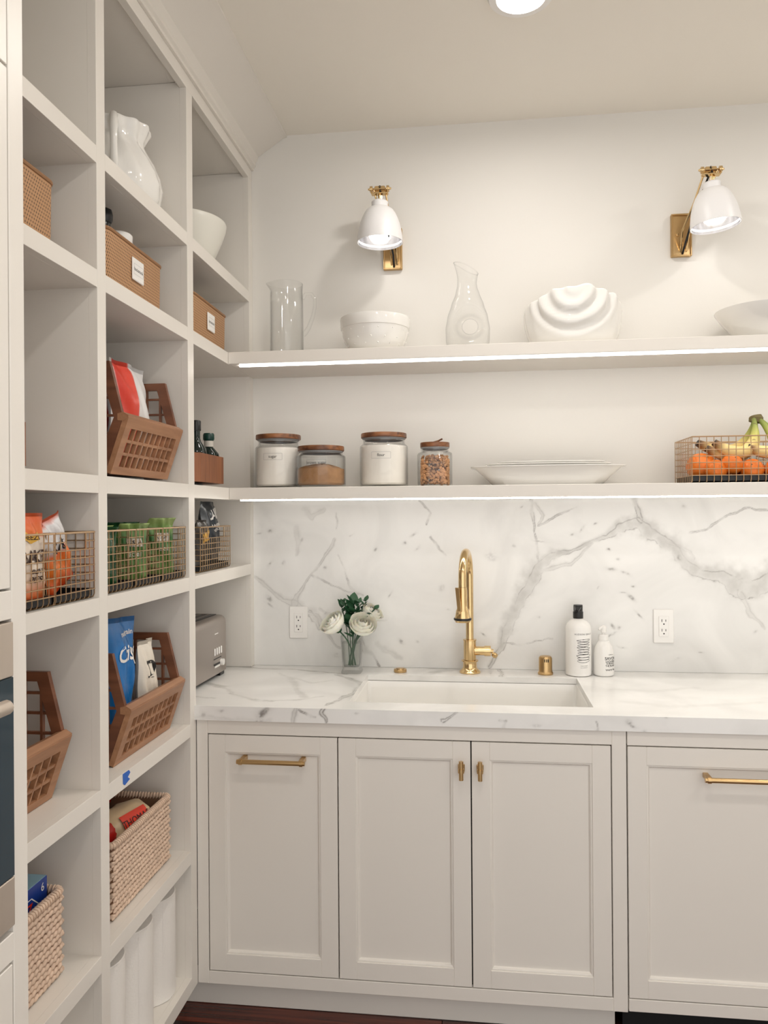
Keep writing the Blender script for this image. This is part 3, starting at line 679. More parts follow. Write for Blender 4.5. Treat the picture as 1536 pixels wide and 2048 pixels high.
# carafe with a punched-through hole
t = thing('glass_carafe', 'clear glass carafe with slanted lip and round hole through its belly', 'carafe', (0.7905, -0.15, Z2))
def cprof(z):
    K = [(0, .062), (.01, .068), (.04, .0735), (.08, .0745), (.12, .068), (.16, .055), (.20, .040), (.225, .033), (.245, .031), (.262, .0325), (.285, .036)]
    for (a, ra), (b_, rb) in zip(K[:-1], K[1:]):
        if z <= b_: f = (z-a)/(b_-a); f = f*f*(3-2*f)*.5+f*.5; return ra+(rb-ra)*f
    return K[-1][1]
NZ = 40
def slant(th, r, z):
    k = max(0, (z-.20)/.085); c_ = max(0, math.cos(th-PI))
    return r+.010*k*k*c_**6, z+k*.020*math.cos(th-PI)
bmh = MB().lathe([(0, 0)]+[(cprof(.285*i/NZ), .285*i/NZ) for i in range(NZ+1)], 64, fun=slant)
hx, hz_, hr = .008, .088, .030
# pull the wall in around the hole and open it: a tunnel joins front and back
tun = []; keep = []
vs = bmh.v
def inh(p): return (p[0]-hx)**2+(p[2]-hz_)**2 < (hr+.002)**2 and p[2] > .02
fs = [f for f in bmh.f if not all(inh(vs[i]) for i in f)]
snap = {}
for f in fs:
    for i in f:
        p = vs[i]
        if inh(p):
            d = math.hypot(p[0]-hx, p[2]-hz_); s_ = (hr+.002)/max(d, 1e-4); snap[i] = (hx+(p[0]-hx)*s_, p[1], hz_+(p[2]-hz_)*s_)
vs = [snap.get(i, p) for i, p in enumerate(vs)]
def pinch(x_, z_):
    d = math.hypot(x_-hx, z_-hz_); k = min(1, max(0, (d-hr)/(1.25*hr))); return .17+.83*k*k*(3-2*k) if z_ > .02 else .17+.83*max(k*k*(3-2*k), 1-z_/.02)
bmh.v = [(p[0], p[1]*pinch(p[0], p[2]), p[2]) for p in vs]; bmh.f = fs
tm = MB()
def tunnel(u, v):
    a = 2*PI*u; rr = hr-.004+.006*abs(2*v-1)**3
    X = hx+rr*math.cos(a); Zc = hz_+rr*math.sin(a); R0 = cprof(Zc); yy = math.sqrt(max(R0*R0-X*X, 0))
    return (X, (-1+2*v)*yy*.18, Zc)
tm.grid(tunnel, 48, 13, wrap=True)
part('body', bmh, GLASS, t, ang=50); part('hole_wall', tm, GLASS, t, ang=60)
part('base', MB().lathe([(0, .0045), (.060, .0045), (.064, .010), (.0, .012)], 48), GLASS, t)
lipc = []
for k in range(64):
    th = 2*PI*k/64; r, z = slant(th, .036, .285); lipc.append((r*math.cos(th), r*math.sin(th), z))
part('lip', MB().tube(lipc, .0014, 6, closed=True), GLASS, t)
# draped bowl
t = thing('draped_bowl', 'white glossy ceramic bowl sculpted like swagged draped cloth on upper shelf', 'bowl', (1.1365, -0.152, Z2))
def drape(th, r, z):
    out = 0; f = z/.157
    top = .020*math.cos(2*(th+PI/2))-.008*math.cos(th+.2)*-1*.5+.003*math.sin(9*th+1.2)+.002*math.sin(17*th)
    for c0, wd in ((-PI/2-.05, .98), (PI/2, .9)):
        d = (th-c0+PI) % (2*PI)-PI; u = d/wd
        if abs(u) < 1.1:
            sag = (1-f)+.0; q = max(.14, math.sqrt((u*1.0)**2+(1.18*sag)**2))
            env = max(0, 1-(q/1.12)**4)
            out += env*(.0075*math.sin(q*19.0+.9+.5*math.sin(3*u))*(.5+q)+.005*(1-q))
    sd = abs(math.cos(th))**3; out += sd*(.0035*math.sin(th*22+3*f)*f*(1-f*f))
    return r+out, z+top*f*f
po = [(0, .0), (.108, .0), (.118, .003), (.130, .018), (.140, .045), (.146, .075), (.149, .105), (.150, .130), (.1495, .148), (.148, .157), (.144, .160), (.139, .155)]
pf = []
for (a, b_), (c_, d_) in zip(po[:-1], po[1:]):
    for k in range(3): pf.append((a+(c_-a)*k/3, b_+(d_-b_)*k/3))
pf += [po[-1], (.135, .12), (.118, .06), (.09, .02), (0, .012)]
def drape2(th, r, z):
    if r < .10 and z < .03: return r, z
    R, Z = drape(th, r, z); return min(R, .1515/max(abs(math.sin(th)), .9)) if False else R, Z
mb = MB().lathe(pf, 160, fun=drape2)
mb.v = [(p[0]*1.06, p[1]*.79, max(0, p[2])) for p in mb.v]
part('body', mb, CERAM, t, ang=60)
t = thing('serving_bowl', 'wide shallow white ceramic serving bowl under the tilted sconce', 'bowl', (1.742, -0.155, Z2))
part('body', shell([(0, .003), (.055, .003), (.058, 0), (.066, 0), (.07, .006), (.10, .035), (.130, .070), (.1505, .100), (.152, .104), (.1495, .1045), (.128, .078), (.095, .042), (.06, .015), (0, .010)], 64), CERAM, t, ang=40)

# ------------------------------------------------------------------ lower shelf: jars
Z3 = 1.5573
WALN = mat_wood('acacia_lid', (78, 42, 24), (152, 100, 62), (9, 60, 60), 0.35)
GASK = mat('grey_gasket', (150, 150, 150), rough=0.5)
POWD = mat('white_powder', (249, 244, 236), rough=0.95, var=0.03, scale=60, bump=0.2, bscale=500)
BSUG = mat('brown_sugar', (176, 133, 92), rough=0.95, var=0.25, scale=60, bump=0.7, bscale=260)
def jar(x, y, r, h, lidr, label, word, sq=None, neck=None):
    t = thing('storage_jar', label, 'jar', (x, y, Z3), 0, 'glass storage jars with wooden lids')
    nk = neck or r*.86; bh = h*.80
    out = [(0, 0), (r*.93, 0), (r*.985, .004), (r, .012), (r, bh*.90), (r*.985, bh*.955), (nk*1.03, bh), (nk, bh+.006), (nk, h-.020)]
    inn = [(nk-.003, h-.020), (nk-.003, bh), (r*.955, bh*.94), (r-.0035, bh*.88), (r-.0035, .012), (r*.9, .007), (0, .007)]
    s1 = MB(); n = 56
    def fn(th, rr, z):
        if not sq: return rr, z
        k = 1/((abs(math.cos(th))**sq+abs(math.sin(th))**sq)**(1/sq)); f = 1 if z < bh*.94 else 0
        return rr*(1+(k-1)*f), z
    part('glass_body', MB().lathe(out+inn, n, fun=fn), GLASS, t, ang=45)
    part('gasket', MB().lathe([(nk-.005, h-.024), (nk-.0035, h-.024), (nk-.0035, h-.0195), (nk+.003, h-.0195), (nk+.003, h-.0165), (nk-.005, h-.0165), (nk-.005, h-.024)], 40), GASK, t)
    part('lid', MB().lathe([(0, h-.0163), (lidr*.97, h-.0163), (lidr, h-.0145), (lidr, h-.003), (lidr*.985, h), (0, h)], 56), WALN, t, label='round acacia wood lid')
    if word:
        wf = lambda a, b: ((r+.0006)*math.sin(a/r), -(r+.0006)*math.cos(a/r), b+h*.575)
        text(word, .0135, wf, INK, t)
        fr = MB()
        for x0, x1, y0, y1 in ((-.033, .033, .0105, .0111), (-.033, .033, -.0111, -.0105), (-.033, -.0324, -.0111, .0111), (.0324, .033, -.0111, .0111)):
            fr.grid(lambda u, v: wf(x0+(x1-x0)*u, y0+(y1-y0)*v), 9, 2)
        part('label_frame', fr, GASK, t, fix=False)
    return t
def fill(name, x, y, r, h, m, label, cat, rough=0.002, mound=0.0):
    mb = MB()
    n = 40; pr = [(0, .008), (r*.9, .008), (r, .014), (r, h)]
    mb.lathe(pr, n)
    rg = random.Random(int(x*1000))
    ph = [rg.random()*6 for _ in range(6)]
    def top(u, v):
        a = 2*PI*u; q = r*(1-v)
        z = h+mound*(1-(q/r)**2)+rough*(math.sin(3*a+ph[0])*q/r+math.sin(5*a+ph[1]+q*60)*.6+math.sin(9*a+ph[2]+q*150)*.4)*(1 if v > 0 else .0)
        return (q*math.cos(a), q*math.sin(a), z)
    mb.grid(top, n, 10, wrap=True)
    o = part(name, mb, m, None); o.location = (x, y, Z3)
    return tag(o, label, cat, kind='stuff')
jar(.1295, -.135, .0805, .186, .0785, 'tall glass jar of sugar with acacia lid', 'sugar'); fill('sugar', .1295, -.135, .0765, .139, POWD, 'white sugar filling the tall glass jar', 'sugar')
jar(.2925, -.192, .0835, .139, .079, 'short wide glass jar of brown sugar with acacia lid', 'brown sugar'); fill('brown_sugar', .2925, -.192, .0795, .062, BSUG, 'light brown sugar half filling the short glass jar', 'brown sugar', .0045, .016)
jar(.5015, -.14, .0825, .184, .0785, 'tall glass jar of flour with acacia lid', 'flour'); fill('flour', .5015, -.14, .0785, .140, POWD, 'white flour filling the tall glass jar', 'flour')
jg = jar(.6765, -.14, .0585, .150, .050, 'small squarish glass jar of granola with acacia lid and scoop', 'granola', sq=4, neck=.046)
GRAN = mat('granola', (196, 146, 102), rough=0.8, var=0.6, scale=45, bump=0.3)
gm = MB(); rg = random.Random(3)
for i in range(900):
    z = .010+.095*rg.random(); a = rg.random()*2*PI; k = 1/((abs(math.cos(a))**4+abs(math.sin(a))**4)**.25)
    q = (.044 if rg.random() < .75 else .03)*k
    if z > .09: q *= rg.random()
    s_ = .0035+.004*rg.random(); o0 = MB().ball((0, 0, 0), (s_, s_*(.6+.5*rg.random()), s_*(.5+.5*rg.random())), 6, 4)
    o0.xf(Matrix.Translation((q*math.cos(a), q*math.sin(a), z)) @ Matrix.Rotation(rg.random()*6, 4, 'Z') @ Matrix.Rotation(rg.random()*3, 4, 'X')); gm.add(o0.v, o0.f)
o = part('granola', gm, GRAN, None); o.location = (.6765, -.14, Z3); tag(o, 'toasted granola clusters filling the small glass jar', 'granola', kind='stuff')
part('scoop_handle', MB().tube([(-.01, 0, .151), (.012, -.003, .156), (.026, -.004, .163)], [.0025, .003, .003], 8), WALN, jg)

# platters
def platter(name, loc, a, b_, h, rim, label, grp=None, th=.003):
    t = part(name, MB(), CERAM, None) if False else None
    mb = MB(); n = 72; P4 = 3.2
    def ring_(s, z): return [(s*a*abs(math.cos(k*2*PI/n))**(2/P4)*(1 if math.cos(k*2*PI/n) >= 0 else -1), s*b_*abs(math.sin(k*2*PI/n))**(2/P4)*(1 if math.sin(k*2*PI/n) >= 0 else -1), z) for k in range(n)]
    L = [(0.02, th), (rim-.02, th), (rim, 0), (rim+.03, .001), (rim+.12, h*.42), (.94, h*.93), (1, h), (1, h+th*.8), (.93, h*.96+th), (rim+.10, h*.42+th*1.5), (rim, th*2), (.02, th*2)]
    R = [ring_(*q) for q in L]
    mb.add([p for r in R for p in r], [(i*n+k, i*n+(k+1) % n, (i+1)*n+(k+1) % n, (i+1)*n+k) for i in range(len(L)-1) for k in range(n)]+[tuple(range(n)), tuple((len(L)-1)*n+k for k in range(n))])
    o = part(name, mb, CERAM, None, ang=45); o.location = loc
    return tag(o, label, 'platter', grp)
platter('serving_platter', (1.049, -.148, Z3), .252, .128, .060, .68, 'large white rectangular serving platter at the bottom of the stack')
platter('serving_platter', (1.052, -.146, Z3+.0445), .205, .105, .024, .72, 'middle thin white platter nested in the large platter')
platter('serving_platter', (1.062, -.146, Z3+.0575), .175, .09, .018, .72, 'topmost thin white platter of the nested stack')

# ------------------------------------------------------------------ wire baskets
WIRE = mat('bronze_wire', (194, 164, 130), rough=0.35, metal=0.85, var=0.06, scale=60)
LINER = mat('black_liner', (26, 27, 30), rough=0.6)
def wire_basket(loc, rotz, wd, dp, h, label, group, nw, nd, nl, cut=True):
    """front faces local +x; width along y"""
    t = thing('wire_basket', label, 'basket', loc, rotz, group)
    r = .0013; g = MB(); x1 = 0.0; x0 = -dp; y0 = -wd/2; y1 = wd/2; zb = .004
    lv = [zb+.001+(h-zb-.004)*(i+.9)/(nl+.9) for i in range(nl)]
    hc0, hc1 = y0+wd*.24, y1-wd*.24; zc = lv[-2] if nl > 2 else 0
    for i, z in enumerate(lv):
        if cut and i == nl-1:
            g.tube([(x1, y0, z), (x1, hc0, z)], r, 6); g.tube([(x1, hc1, z), (x1, y1, z)], r, 6)
        else: g.tube([(x1, y0, z), (x1, y1, z)], r, 6)
        g.tube([(x0, y0, z), (x0, y1, z)], r, 6)
        for yy in (y0, y1): g.tube([(x0, yy, z), (x1, yy, z)], r, 6)
    for i in range(nw+1):
        yy = y0+wd*i/nw
        zt = zc if cut and hc0+.001 < yy < hc1-.001 else h-.003
        g.tube([(x1-.012, yy, zb-.0025), (x1-.004, yy, zb-.0005), (x1-r, yy, zb+.006), (x1-r, yy, zt)], r, 6)
        g.tube([(x0+r, yy, zb), (x0+r, yy, h-.003)], r, 6); g.tube([(x0, yy, zb), (x1-.012, yy, zb-.0025)], r, 4)
    for i in range(1, nd):
        xx = x0+dp*i/nd
        for yy, s in ((y0+r, 1), (y1-r, -1)): g.tube([(xx, yy, zb), (xx, yy, h-.003)], r, 6)
    for yy in (hc0, hc1):
        if cut: g.tube([(x1, yy, zc), (x1, yy, h-.003)], r, 6)
    part('wire_grid', g, WIRE, t)['kind'] = 'stuff'
    part('rim', MB().tube([(x1, y0, h-.002), (x1, y1, h-.002), (x0, y1, h-.002), (x0, y0, h-.002)], .0021, 8, closed=True), WIRE, t)
    part('liner', MB().box(x0+.004, x1-.005, y0+.004, y1-.004, .0055, .007).box(x0+.004, x1-.005, y0+.004, y0+.006, .007, .022).box(x0+.004, x1-.005, y1-.006, y1-.004, .007, .022).box(x1-.007, x1-.005, y0+.006, y1-.006, .007, .022).box(x0+.004, x0+.006, y0+.006, y1-.006, .007, .022), LINER, t, label='black base liner')
    return t
wire_basket((1.672, -.262, Z3), -PI/2, .372, .215, .146, 'bronze wire basket of oranges and bananas on lower wall shelf', 'bronze wire baskets', 17, 10, 6, cut=False)
ORG = mat('orange_peel', (238, 126, 40), rough=0.42, var=0.18, scale=9, bump=0.35, bscale=420)
APP = mat('apple_skin', (196, 66, 40), rough=0.3, var=0.4, scale=12)
STEMM = mat('fruit_stem', (86, 70, 40), rough=0.7)
def orange(x, y, z, r, label, m=ORG, name='orange', sq=.9, cat='orange', rot=(0, 0, 0), grp='fruit in the wire basket'):
    t = thing(name, label, cat, (x, y, z-r*sq), 0, grp); pr = []
    for j in range(17):
        a = PI*j/16; rr = math.sin(a)*r; zz = -math.cos(a)*r*sq
        if j > 12: zz -= .10*r*max(0, 1-rr/(r*.45))**2
        pr.append((rr if 0 < j < 16 else 0, zz))
    R = Matrix.Translation((0, 0, r*sq)) @ Matrix.Rotation(rot[0], 4, 'X') @ Matrix.Rotation(rot[1], 4, 'Y')
    part('peel', MB().lathe(pr, 28).xf(R), m, t, ang=70)
    part('stem_end', MB().lathe([(0, r*sq-.1*r-.001), (.003, r*sq-.1*r-.001), (.0022, r*sq-.1*r+.0018), (0, r*sq-.1*r+.002)], 8).xf(R), STEMM, t)
zf = Z3+.0075
orange(1.542, -.165, zf+.045, .050, 'large orange in the rear corner of the wire fruit basket', rot=(.5, .3, 0))
orange(1.568, -.220, zf+.032, .0345, 'orange at the front of the fruit basket beside the large orange', rot=(1.2, .4, 0))
orange(1.618, -.218, zf+.051, .0335, 'raised orange perched between two front oranges', rot=(.7, .2, 0))
orange(1.676, -.222, zf+.033, .0355, 'orange at the front of the fruit basket below the bananas', rot=(1.0, -.3, 0))
orange(1.746, -.222, zf+.033, .0345, 'orange at the front of the fruit basket right of the bananas', rot=(.3, -.3, 0))
orange(1.601, -.145, zf+.034, .036, 'red apple behind the front oranges', APP, 'apple', .95, 'apple', (.4, .2, 0))
orange(1.676, -.142, zf+.034, .036, 'red apple under the banana bunch', APP, 'apple', .95, 'apple', (.2, .2, 0))
def mat_banana():
    g = NT('banana_peel'); a = g.n('ShaderNodeAttribute', attribute_name='along')
    r = g.n('ShaderNodeValToRGB'); els = r.color_ramp.elements
    st = [(0, (120, 128, 60)), (.10, (150, 164, 78)), (.28, (190, 186, 96)), (.45, (236, 210, 138)), (.88, (240, 214, 146)), (.955, (150, 110, 66)), (1, (34, 26, 22))]
    while len(els) < len(st): els.new(.5)
    for e_, (p, c) in zip(els, st): e_.position = p
    for e_, (p, c) in zip(els, st): e_.color = lin(c)
    nz = g.n('ShaderNodeTexNoise'); nz.inputs['Scale'].default_value = 30; tc = g.n('ShaderNodeTexCoord'); g.l(tc.outputs['Object'], nz.inputs['Vector'])
    g.l(a.outputs['Fac'], r.inputs[0]); th = g.math('GREATER_THAN', nz.outputs['Fac'], .68)
    g.l(g.mix(g.math('MULTIPLY', th, .6), r.outputs[0], lin((110, 80, 50))), g.b.inputs['Base Color']); g.b.inputs['Roughness'].default_value = .5
    return g.m
BAN = mat_banana()
bt = thing('banana_bunch', 'bunch of yellow bananas with green crown on top of the oranges', 'bananas', (1.68, -.15, Z3+.08), 0, None)
def bez(P_, n):
    o = []; P_ = [Vector(p) for p in P_]; m = len(P_)-1
    for i in range(n+1):
        t_ = i/n; q = Vector((0, 0, 0))
        for k, p in enumerate(P_): q += p*math.comb(m, k)*(1-t_)**(m-k)*t_**k
        o.append(q)
    return o
for k, (dy, tip, c1, c2) in enumerate(((-.050, (1.567, -.203, 1.688), (1.700, 1.640), (1.630, 1.628)), (-.020, (1.553, -.170, 1.672), (1.712, 1.628), (1.625, 1.625)), (.012, (1.533, -.140, 1.692), (1.690, 1.640), (1.610, 1.652)), (.036, (1.60, -.085, 1.690), (1.735, 1.640), (1.66, 1.645)), (-.044, (1.665, -.214, 1.672), (1.79, 1.650), (1.74, 1.632)), (-.01, (1.70, -.20, 1.665), (1.84, 1.67), (1.80, 1.640)))):
    pts = bez([(1.703+k*.004, -.15+dy*.25, 1.764), ((1.703+c1[0])/2, -.15+dy*.8, 1.715), (c1[0], -.15+dy*1.3, c1[1]), (c2[0], -.15+dy*1.4, c2[1]), tip], 20)
    rr = []
    for i in range(21):
        f = i/20; rr.append(.0075+.0125*min(1, max(0, (f-.08)/.30))**1.2*(1 if f < .78 else max(.28, 1-((f-.78)/.22)**1.6*.72)))
    mb = MB().tube(pts, rr, 8)
    mb.v = [(p[0]-1.68, p[1]+.15, p[2]-(Z3+.08)) for p in mb.v]
    o = part('banana', mb, BAN, bt, ang=60); at_ = o.data.attributes.new('along', 'FLOAT', 'POINT')
    at_.data.foreach_set('value', np.repeat(np.linspace(0, 1, 21), 8).astype(np.float32))
part('crown', MB().tube([(1.711, -.150, 1.754), (1.714, -.150, 1.768), (1.713, -.149, 1.776)], [.020, .022, .017], 12), mat('banana_crown', (112, 100, 60), rough=.7, var=.3, scale=60), bt, W=True)

# ------------------------------------------------------------------ counter items
ZC = 0.9146
for x, lab in ((.1685, 'white duplex wall outlet beside the flower vase'), (1.452, 'white duplex wall outlet right of the soap bottles')):
    t = thing('wall_outlet', lab, 'outlet', (x, -.0085, 1.0155), 0, 'white wall outlets on the backsplash')
    pl = part('cover_plate', MB().box(-.034, .034, -.006, 0, 0, .1155, .0018), WHITEP, t)
    part('socket_insert', MB().box(-.0165, .0165, -.0085, -.006, .0225, .0925, .001), WHITEP, t)
    for zc in (.0415, .0745):
        for sx, hh in ((-.0065, .0045), (.0065, .0036)): part('slot', MB().box(sx-.0009, sx+.0009, -.0092, -.0084, zc+.003-hh, zc+.003+hh), DARK, t)
        part('slot', MB().tube([(0, -.0092, zc-.009), (0, -.0084, zc-.009)], .0024, 10), DARK, t)
# faucet
fx, fy = .789, -.072
t = thing('faucet', 'polished brass gooseneck pull-down faucet behind the sink', 'faucet', (fx, fy, ZC))
part('base', MB().lathe([(0, 0), (.036, 0), (.0365, .004), (.032, .009), (.026, .014), (.0235, .020), (.0235, .038), (.029, .0395), (.029, .043), (.0235, .0445), (0, .0445)], 40), BRASS, t, ang=30)
part('valve_body', MB().lathe([(0, .045), (.0215, .045), (.0215, .110), (.0235, .1115), (.0235, .1145), (.014, .116), (0, .116)], 36).tube([(.016, 0, .075), (.050, 0, .075)], .0155, 24).tube([(.050, 0, .075), (.072, 0, .075)], .018, 24), BRASS, t, ang=30)
part('handle_knob', MB().tube([(.072, 0, .075), (.080, 0, .073)], .008, 14).tube([(.080, -.008, .066), (.090, -.016, .060)], [.0085, .0085], 14).ball((.085, -.012, .063), .0095, 12, 8), BRASS, t)
neck = [(0, 0, .116), (0, 0, .20), (0, 0, .28)]+[(-.010*(1-math.cos(a)), -.088*(1-math.cos(a)), .335+.086*math.sin(a)) for a in [PI*i/16 for i in range(0, 17)]]+[(-.020, -.177, .312)]
part('gooseneck', MB().tube(neck, .0132, 18), BRASS, t, ang=60)
hd = part('spray_head', MB().lathe([(0, .312-.0), (.0145, .312), (.0155, .30), (.0160, .262), (.0168, .245), (.0215, .236), (.0222, .230), (.0235, .222), (.026, .213), (.0, .213)], 32, (-.020, -.178, 0)), BRASS, t, ang=30)
part('rubber_ring', MB().lathe([(.0, .213), (.0275, .213), (.029, .211), (.029, .207), (.0265, .205), (0, .205)], 32, (-.020, -.178, 0)), BLACK, hd)
part('nozzle', MB().lathe([(0, .205), (.026, .205), (.024, .199), (0, .198)], 32, (-.020, -.178, 0)), BRASS, hd)
part('trigger_paddle', MB().add([(-.036, -.198, .236), (-.026, -.206, .236), (-.022, -.204, .240), (-.033, -.196, .240), (-.043, -.203, .312), (-.031, -.211, .312), (-.030, -.208, .313), (-.042, -.200, .313)], [(0, 1, 5, 4), (1, 2, 6, 5), (2, 3, 7, 6), (3, 0, 4, 7), (4, 5, 6, 7), (0, 3, 2, 1)]).tube([(-.030, -.198, .228), (-.030, -.199, .238)], .006, 10), BRASSB, hd)
# air gap, disposal button
t = thing('air_gap', 'short brushed brass air gap cap left of the soap bottles', 'air gap', (1.046, -.078, ZC))
ag = part('cap', MB().lathe([(0, 0), (.0255, 0), (.026, .006), (.0235, .009), (.0225, .012), (.0225, .055), (.019, .061), (.014, .0625), (0, .063)], 36), BRASSB, t)
for dx in (-.004, .002, .008): part('slot', MB().box(dx-.0014, dx+.0014, -.0232, -.0205, .044, .054), DARK, ag)
t = thing('disposal_button', 'flat round brass disposal button between vase and faucet', 'button', (.547, -.085, ZC))
part('base_ring', MB().lathe([(0, 0), (.0215, 0), (.0225, .002), (.0225, .009), (.021, .0105), (.015, .0105), (0, .0105)], 32), BRASSB, t)
part('push_cap', MB().lathe([(0, .0105), (.014, .0105), (.0135, .013), (0, .0135)], 28), BRASSB, t)
# soap bottles
t = thing('soap_bottle', 'tall white soap bottle with black pump and plate-stack drawing', 'bottle', (1.1565, -.078, ZC))
part('body', MB().lathe([(0, 0), (.038, 0), (.0425, .003), (.0435, .010), (.0435, .155), (.0425, .166), (.038, .176), (.030, .184), (.018, .190), (.0145, .192), (.0145, .197), (0, .197)], 44), mat('soap_white', (244, 242, 238), rough=.25, var=.01), t)
part('pump', MB().lathe([(0, .1925), (.0165, .1925), (.0172, .194), (.0172, .214), (.016, .2155), (.015, .217), (.0155, .219), (.0155, .234), (.015, .238), (0, .2385)], 28).add([(-.012, -.008, .238), (.012, -.008, .238), (-.012, -.03, .226), (-.002, -.034, .222), (-.013, -.006, .23), (.012, -.008, .23), (-.014, -.029, .219), (-.004, -.033, .216)], [(0, 1, 3, 2), (4, 6, 7, 5), (0, 2, 6, 4), (1, 5, 7, 3), (2, 3, 7, 6), (0, 4, 5, 1)]), BLACK, t)
cyl = lambda r, z0, a0=0: (lambda a, b_: ((r+.0004)*math.sin(a/r+a0), -(r+.0004)*math.cos(a/r+a0), z0+b_))
text('HUDSON GRACE', .0075, cyl(.0435, .143, .33), INK, t, spacing=1.15)
text('DISH SOAP', .0050, cyl(.0435, .037, .33), mat('grey_ink', (140, 138, 136), rough=.7), t); text('PURE PEPPERMINT', .0032, cyl(.0435, .031, .33), MATS['grey_ink'], t)
dr = MB(); cw = cyl(.0435, 0, .33); rg = random.Random(8)
for i in range(9):
    zc = .124-i*.0086; wd = .021+.002*rg.random()+(.003 if i % 3 == 0 else 0); sk_ = (rg.random()-.5)*.003
    for up in (0, 1):
        pts = [(wd*math.cos(a), zc+(.0032+.0012*(i > 5))*math.sin(a)*(1.5 if up == 0 else .55)+sk_*math.cos(a)) for a in [PI*(1+up)+PI*q/14 for q in range(15)]]
        for (xa, za), (xb, zb_) in zip(pts[:-1], pts[1:]):
            hw = .00045+.0004*rg.random(); q = [cw(xa, za-hw), cw(xb, zb_-hw), cw(xb, zb_+hw), cw(xa, za+hw)]; dr.add(q, [(0, 1, 2, 3)])
part('drawing', dr, INK, t, fix=False)['kind'] = 'stuff'
t = thing('soap_bottle', 'small white liquid soap bottle with white pump and black lettering', 'bottle', (1.2405, -.075, ZC))
part('body', MB().lathe([(0, 0), (.030, 0), (.0335, .003), (.0343, .010), (.0343, .070), (.0325, .085), (.028, .100), (.021, .111), (.0175, .115), (.0165, .118), (0, .118)], 40), MATS['soap_white'], t)
part('pump', MB().lathe([(0, .1185), (.0165, .1185), (.0165, .135), (.015, .137), (.006, .138), (.0055, .143), (.009, .145), (.009, .154), (.010, .156), (.0095, .164), (.005, .168), (0, .168)], 24).tube([(0, 0, .161), (-.012, -.008, .160), (-.016, -.011, .154)], [.006, .005, .004], 10), WHITEP, t)
for body, sz, z in (('SAVON', .0135, .061), ('LIQUIDE', .0105, .0505), ('DE MARSEILLE', .0055, .0435), ('THE BLANC', .0078, .0365), ('____________', .0035, .0325), ('WHITE TEA', .0078, .0225), ('COMPAGNIE', .0032, .0735)):
    text(body, sz, cyl(.0343, z, .62), INK, t, weight=.015)

# vase with roses
vx, vy = .380, -.105
t = thing('flower_vase', 'square tapered clear glass vase holding white roses', 'vase', (vx, vy, ZC))
part('glass_body', MB().lathe([(0, 0), (.034, 0), (.035, .004), (.030, .016), (.0315, .04), (.037, .13), (.0345, .1302), (.029, .045), (.026, .022), (0, .020)], 40, sq=7), GLASS, t, ang=30)
o = part('water', MB().lathe([(0, .0205), (.0255, .0225), (.0285, .045), (.0325, .105), (0, .105)], 32, sq=7), mat_glass('water', (.95, .97, .95), .5, .03), None); o.location = (vx, vy, ZC); tag(o, 'clear water in the flower vase', 'water', kind='stuff')
PET = mat('rose_petal', (250, 247, 234), rough=.55, var=.06, scale=20, sss=.5)
def rose(base, head, axis, R, label, seed):
    rg = random.Random(seed); t = thing('rose', label, 'rose', base, 0, 'white roses in the glass vase')
    h = Vector(head)-Vector(base); ax = Vector(axis).normalized()
    Mx = Matrix.Translation(h) @ ax.to_track_quat('Z', 'Y').to_matrix().to_4x4()
    s0 = h-ax*R*.62
    part('stem', MB().tube(bez([(0, 0, 0), (h.x*.2, h.y*.2, h.z*.6), s0-ax*.02, s0], 8), .0026, 8), GREEN, t)
    part('sepal', MB().lathe([(0, -R*.72), (R*.2, -R*.62), (R*.30, -R*.45), (R*.1, -R*.42), (0, -R*.42)], 10).xf(Mx), GREEN, t)
    for ly, (n, r0, ht, open_, wd, close) in enumerate(((3, .20, .62, 0, 1.35, 2.6), (4, .38, .62, 0, 1.15, 1.7), (5, .58, .58, .02, 1.0, .9), (6, .76, .52, .06, .85, .35), (6, .88, .44, .16, .80, .1))):
        for k in range(n):
            th0 = 2*PI*(k+.5*ly)/n+rg.uniform(-.2, .2); hh = ht*rg.uniform(.92, 1.08); tw = rg.uniform(-.06, .06)
            def f(u, v):
                uu = 2*u-1; vv = v*(1-.16*abs(uu)**4)
                ang = th0+uu*wd*(.30+.70*math.sin(PI*min(.5, vv*.62+.06)))
                rr = R*(.08+(r0-.08)*math.sin(min(1, vv*1.35)*PI/2))*(1-close*max(0, vv-.62)**2*1.4)+R*(open_*max(0, vv-.55)**1.4*1.8+.015*math.sin(uu*4+k)+.012*uu*(1 if k % 2 else -1))
                z = R*(-.55+(hh+.55)*(vv-.22*open_*max(0, vv-.7)**2*4)+tw*uu)
                return (rr*math.cos(ang), rr*math.sin(ang), z)
            part('petal', MB().grid(f, 15, 11).xf(Mx), PET, t, ang=70)
    return t
vb = (vx, vy, ZC+.022)
rose((vx+.012, vy+.004, ZC+.024), (.325, -.140, 1.083), (-.5, -.45, .74), .050, 'large open white rose on the left of the vase', 1)
rose((vx-.012, vy+.002, ZC+.024), (.424, -.146, 1.080), (.20, -.62, .75), .050, 'large white rose drooping over the right of the vase', 2)
rose((vx-.004, vy+.010, ZC+.024), (.445, -.085, 1.115), (.55, -.2, .7), .043, 'white rose at the back right of the bouquet', 3)
def leaf_mb(L, W_, curl=.15):
    def f(u, v):
        wv = W_*math.sin(PI*min(1, v**.8))**.9; uu = 2*u-1
        return (uu*wv, L*v, curl*L*(v*v)+abs(uu)*wv*.35)
    return MB().grid(f, 5, 7)
lm = leaf_mb(.027, .0085).mesh('leaf', GREEN, 70); lm2 = leaf_mb(.042, .0145, .25).mesh('leaf', GREEN, 70)
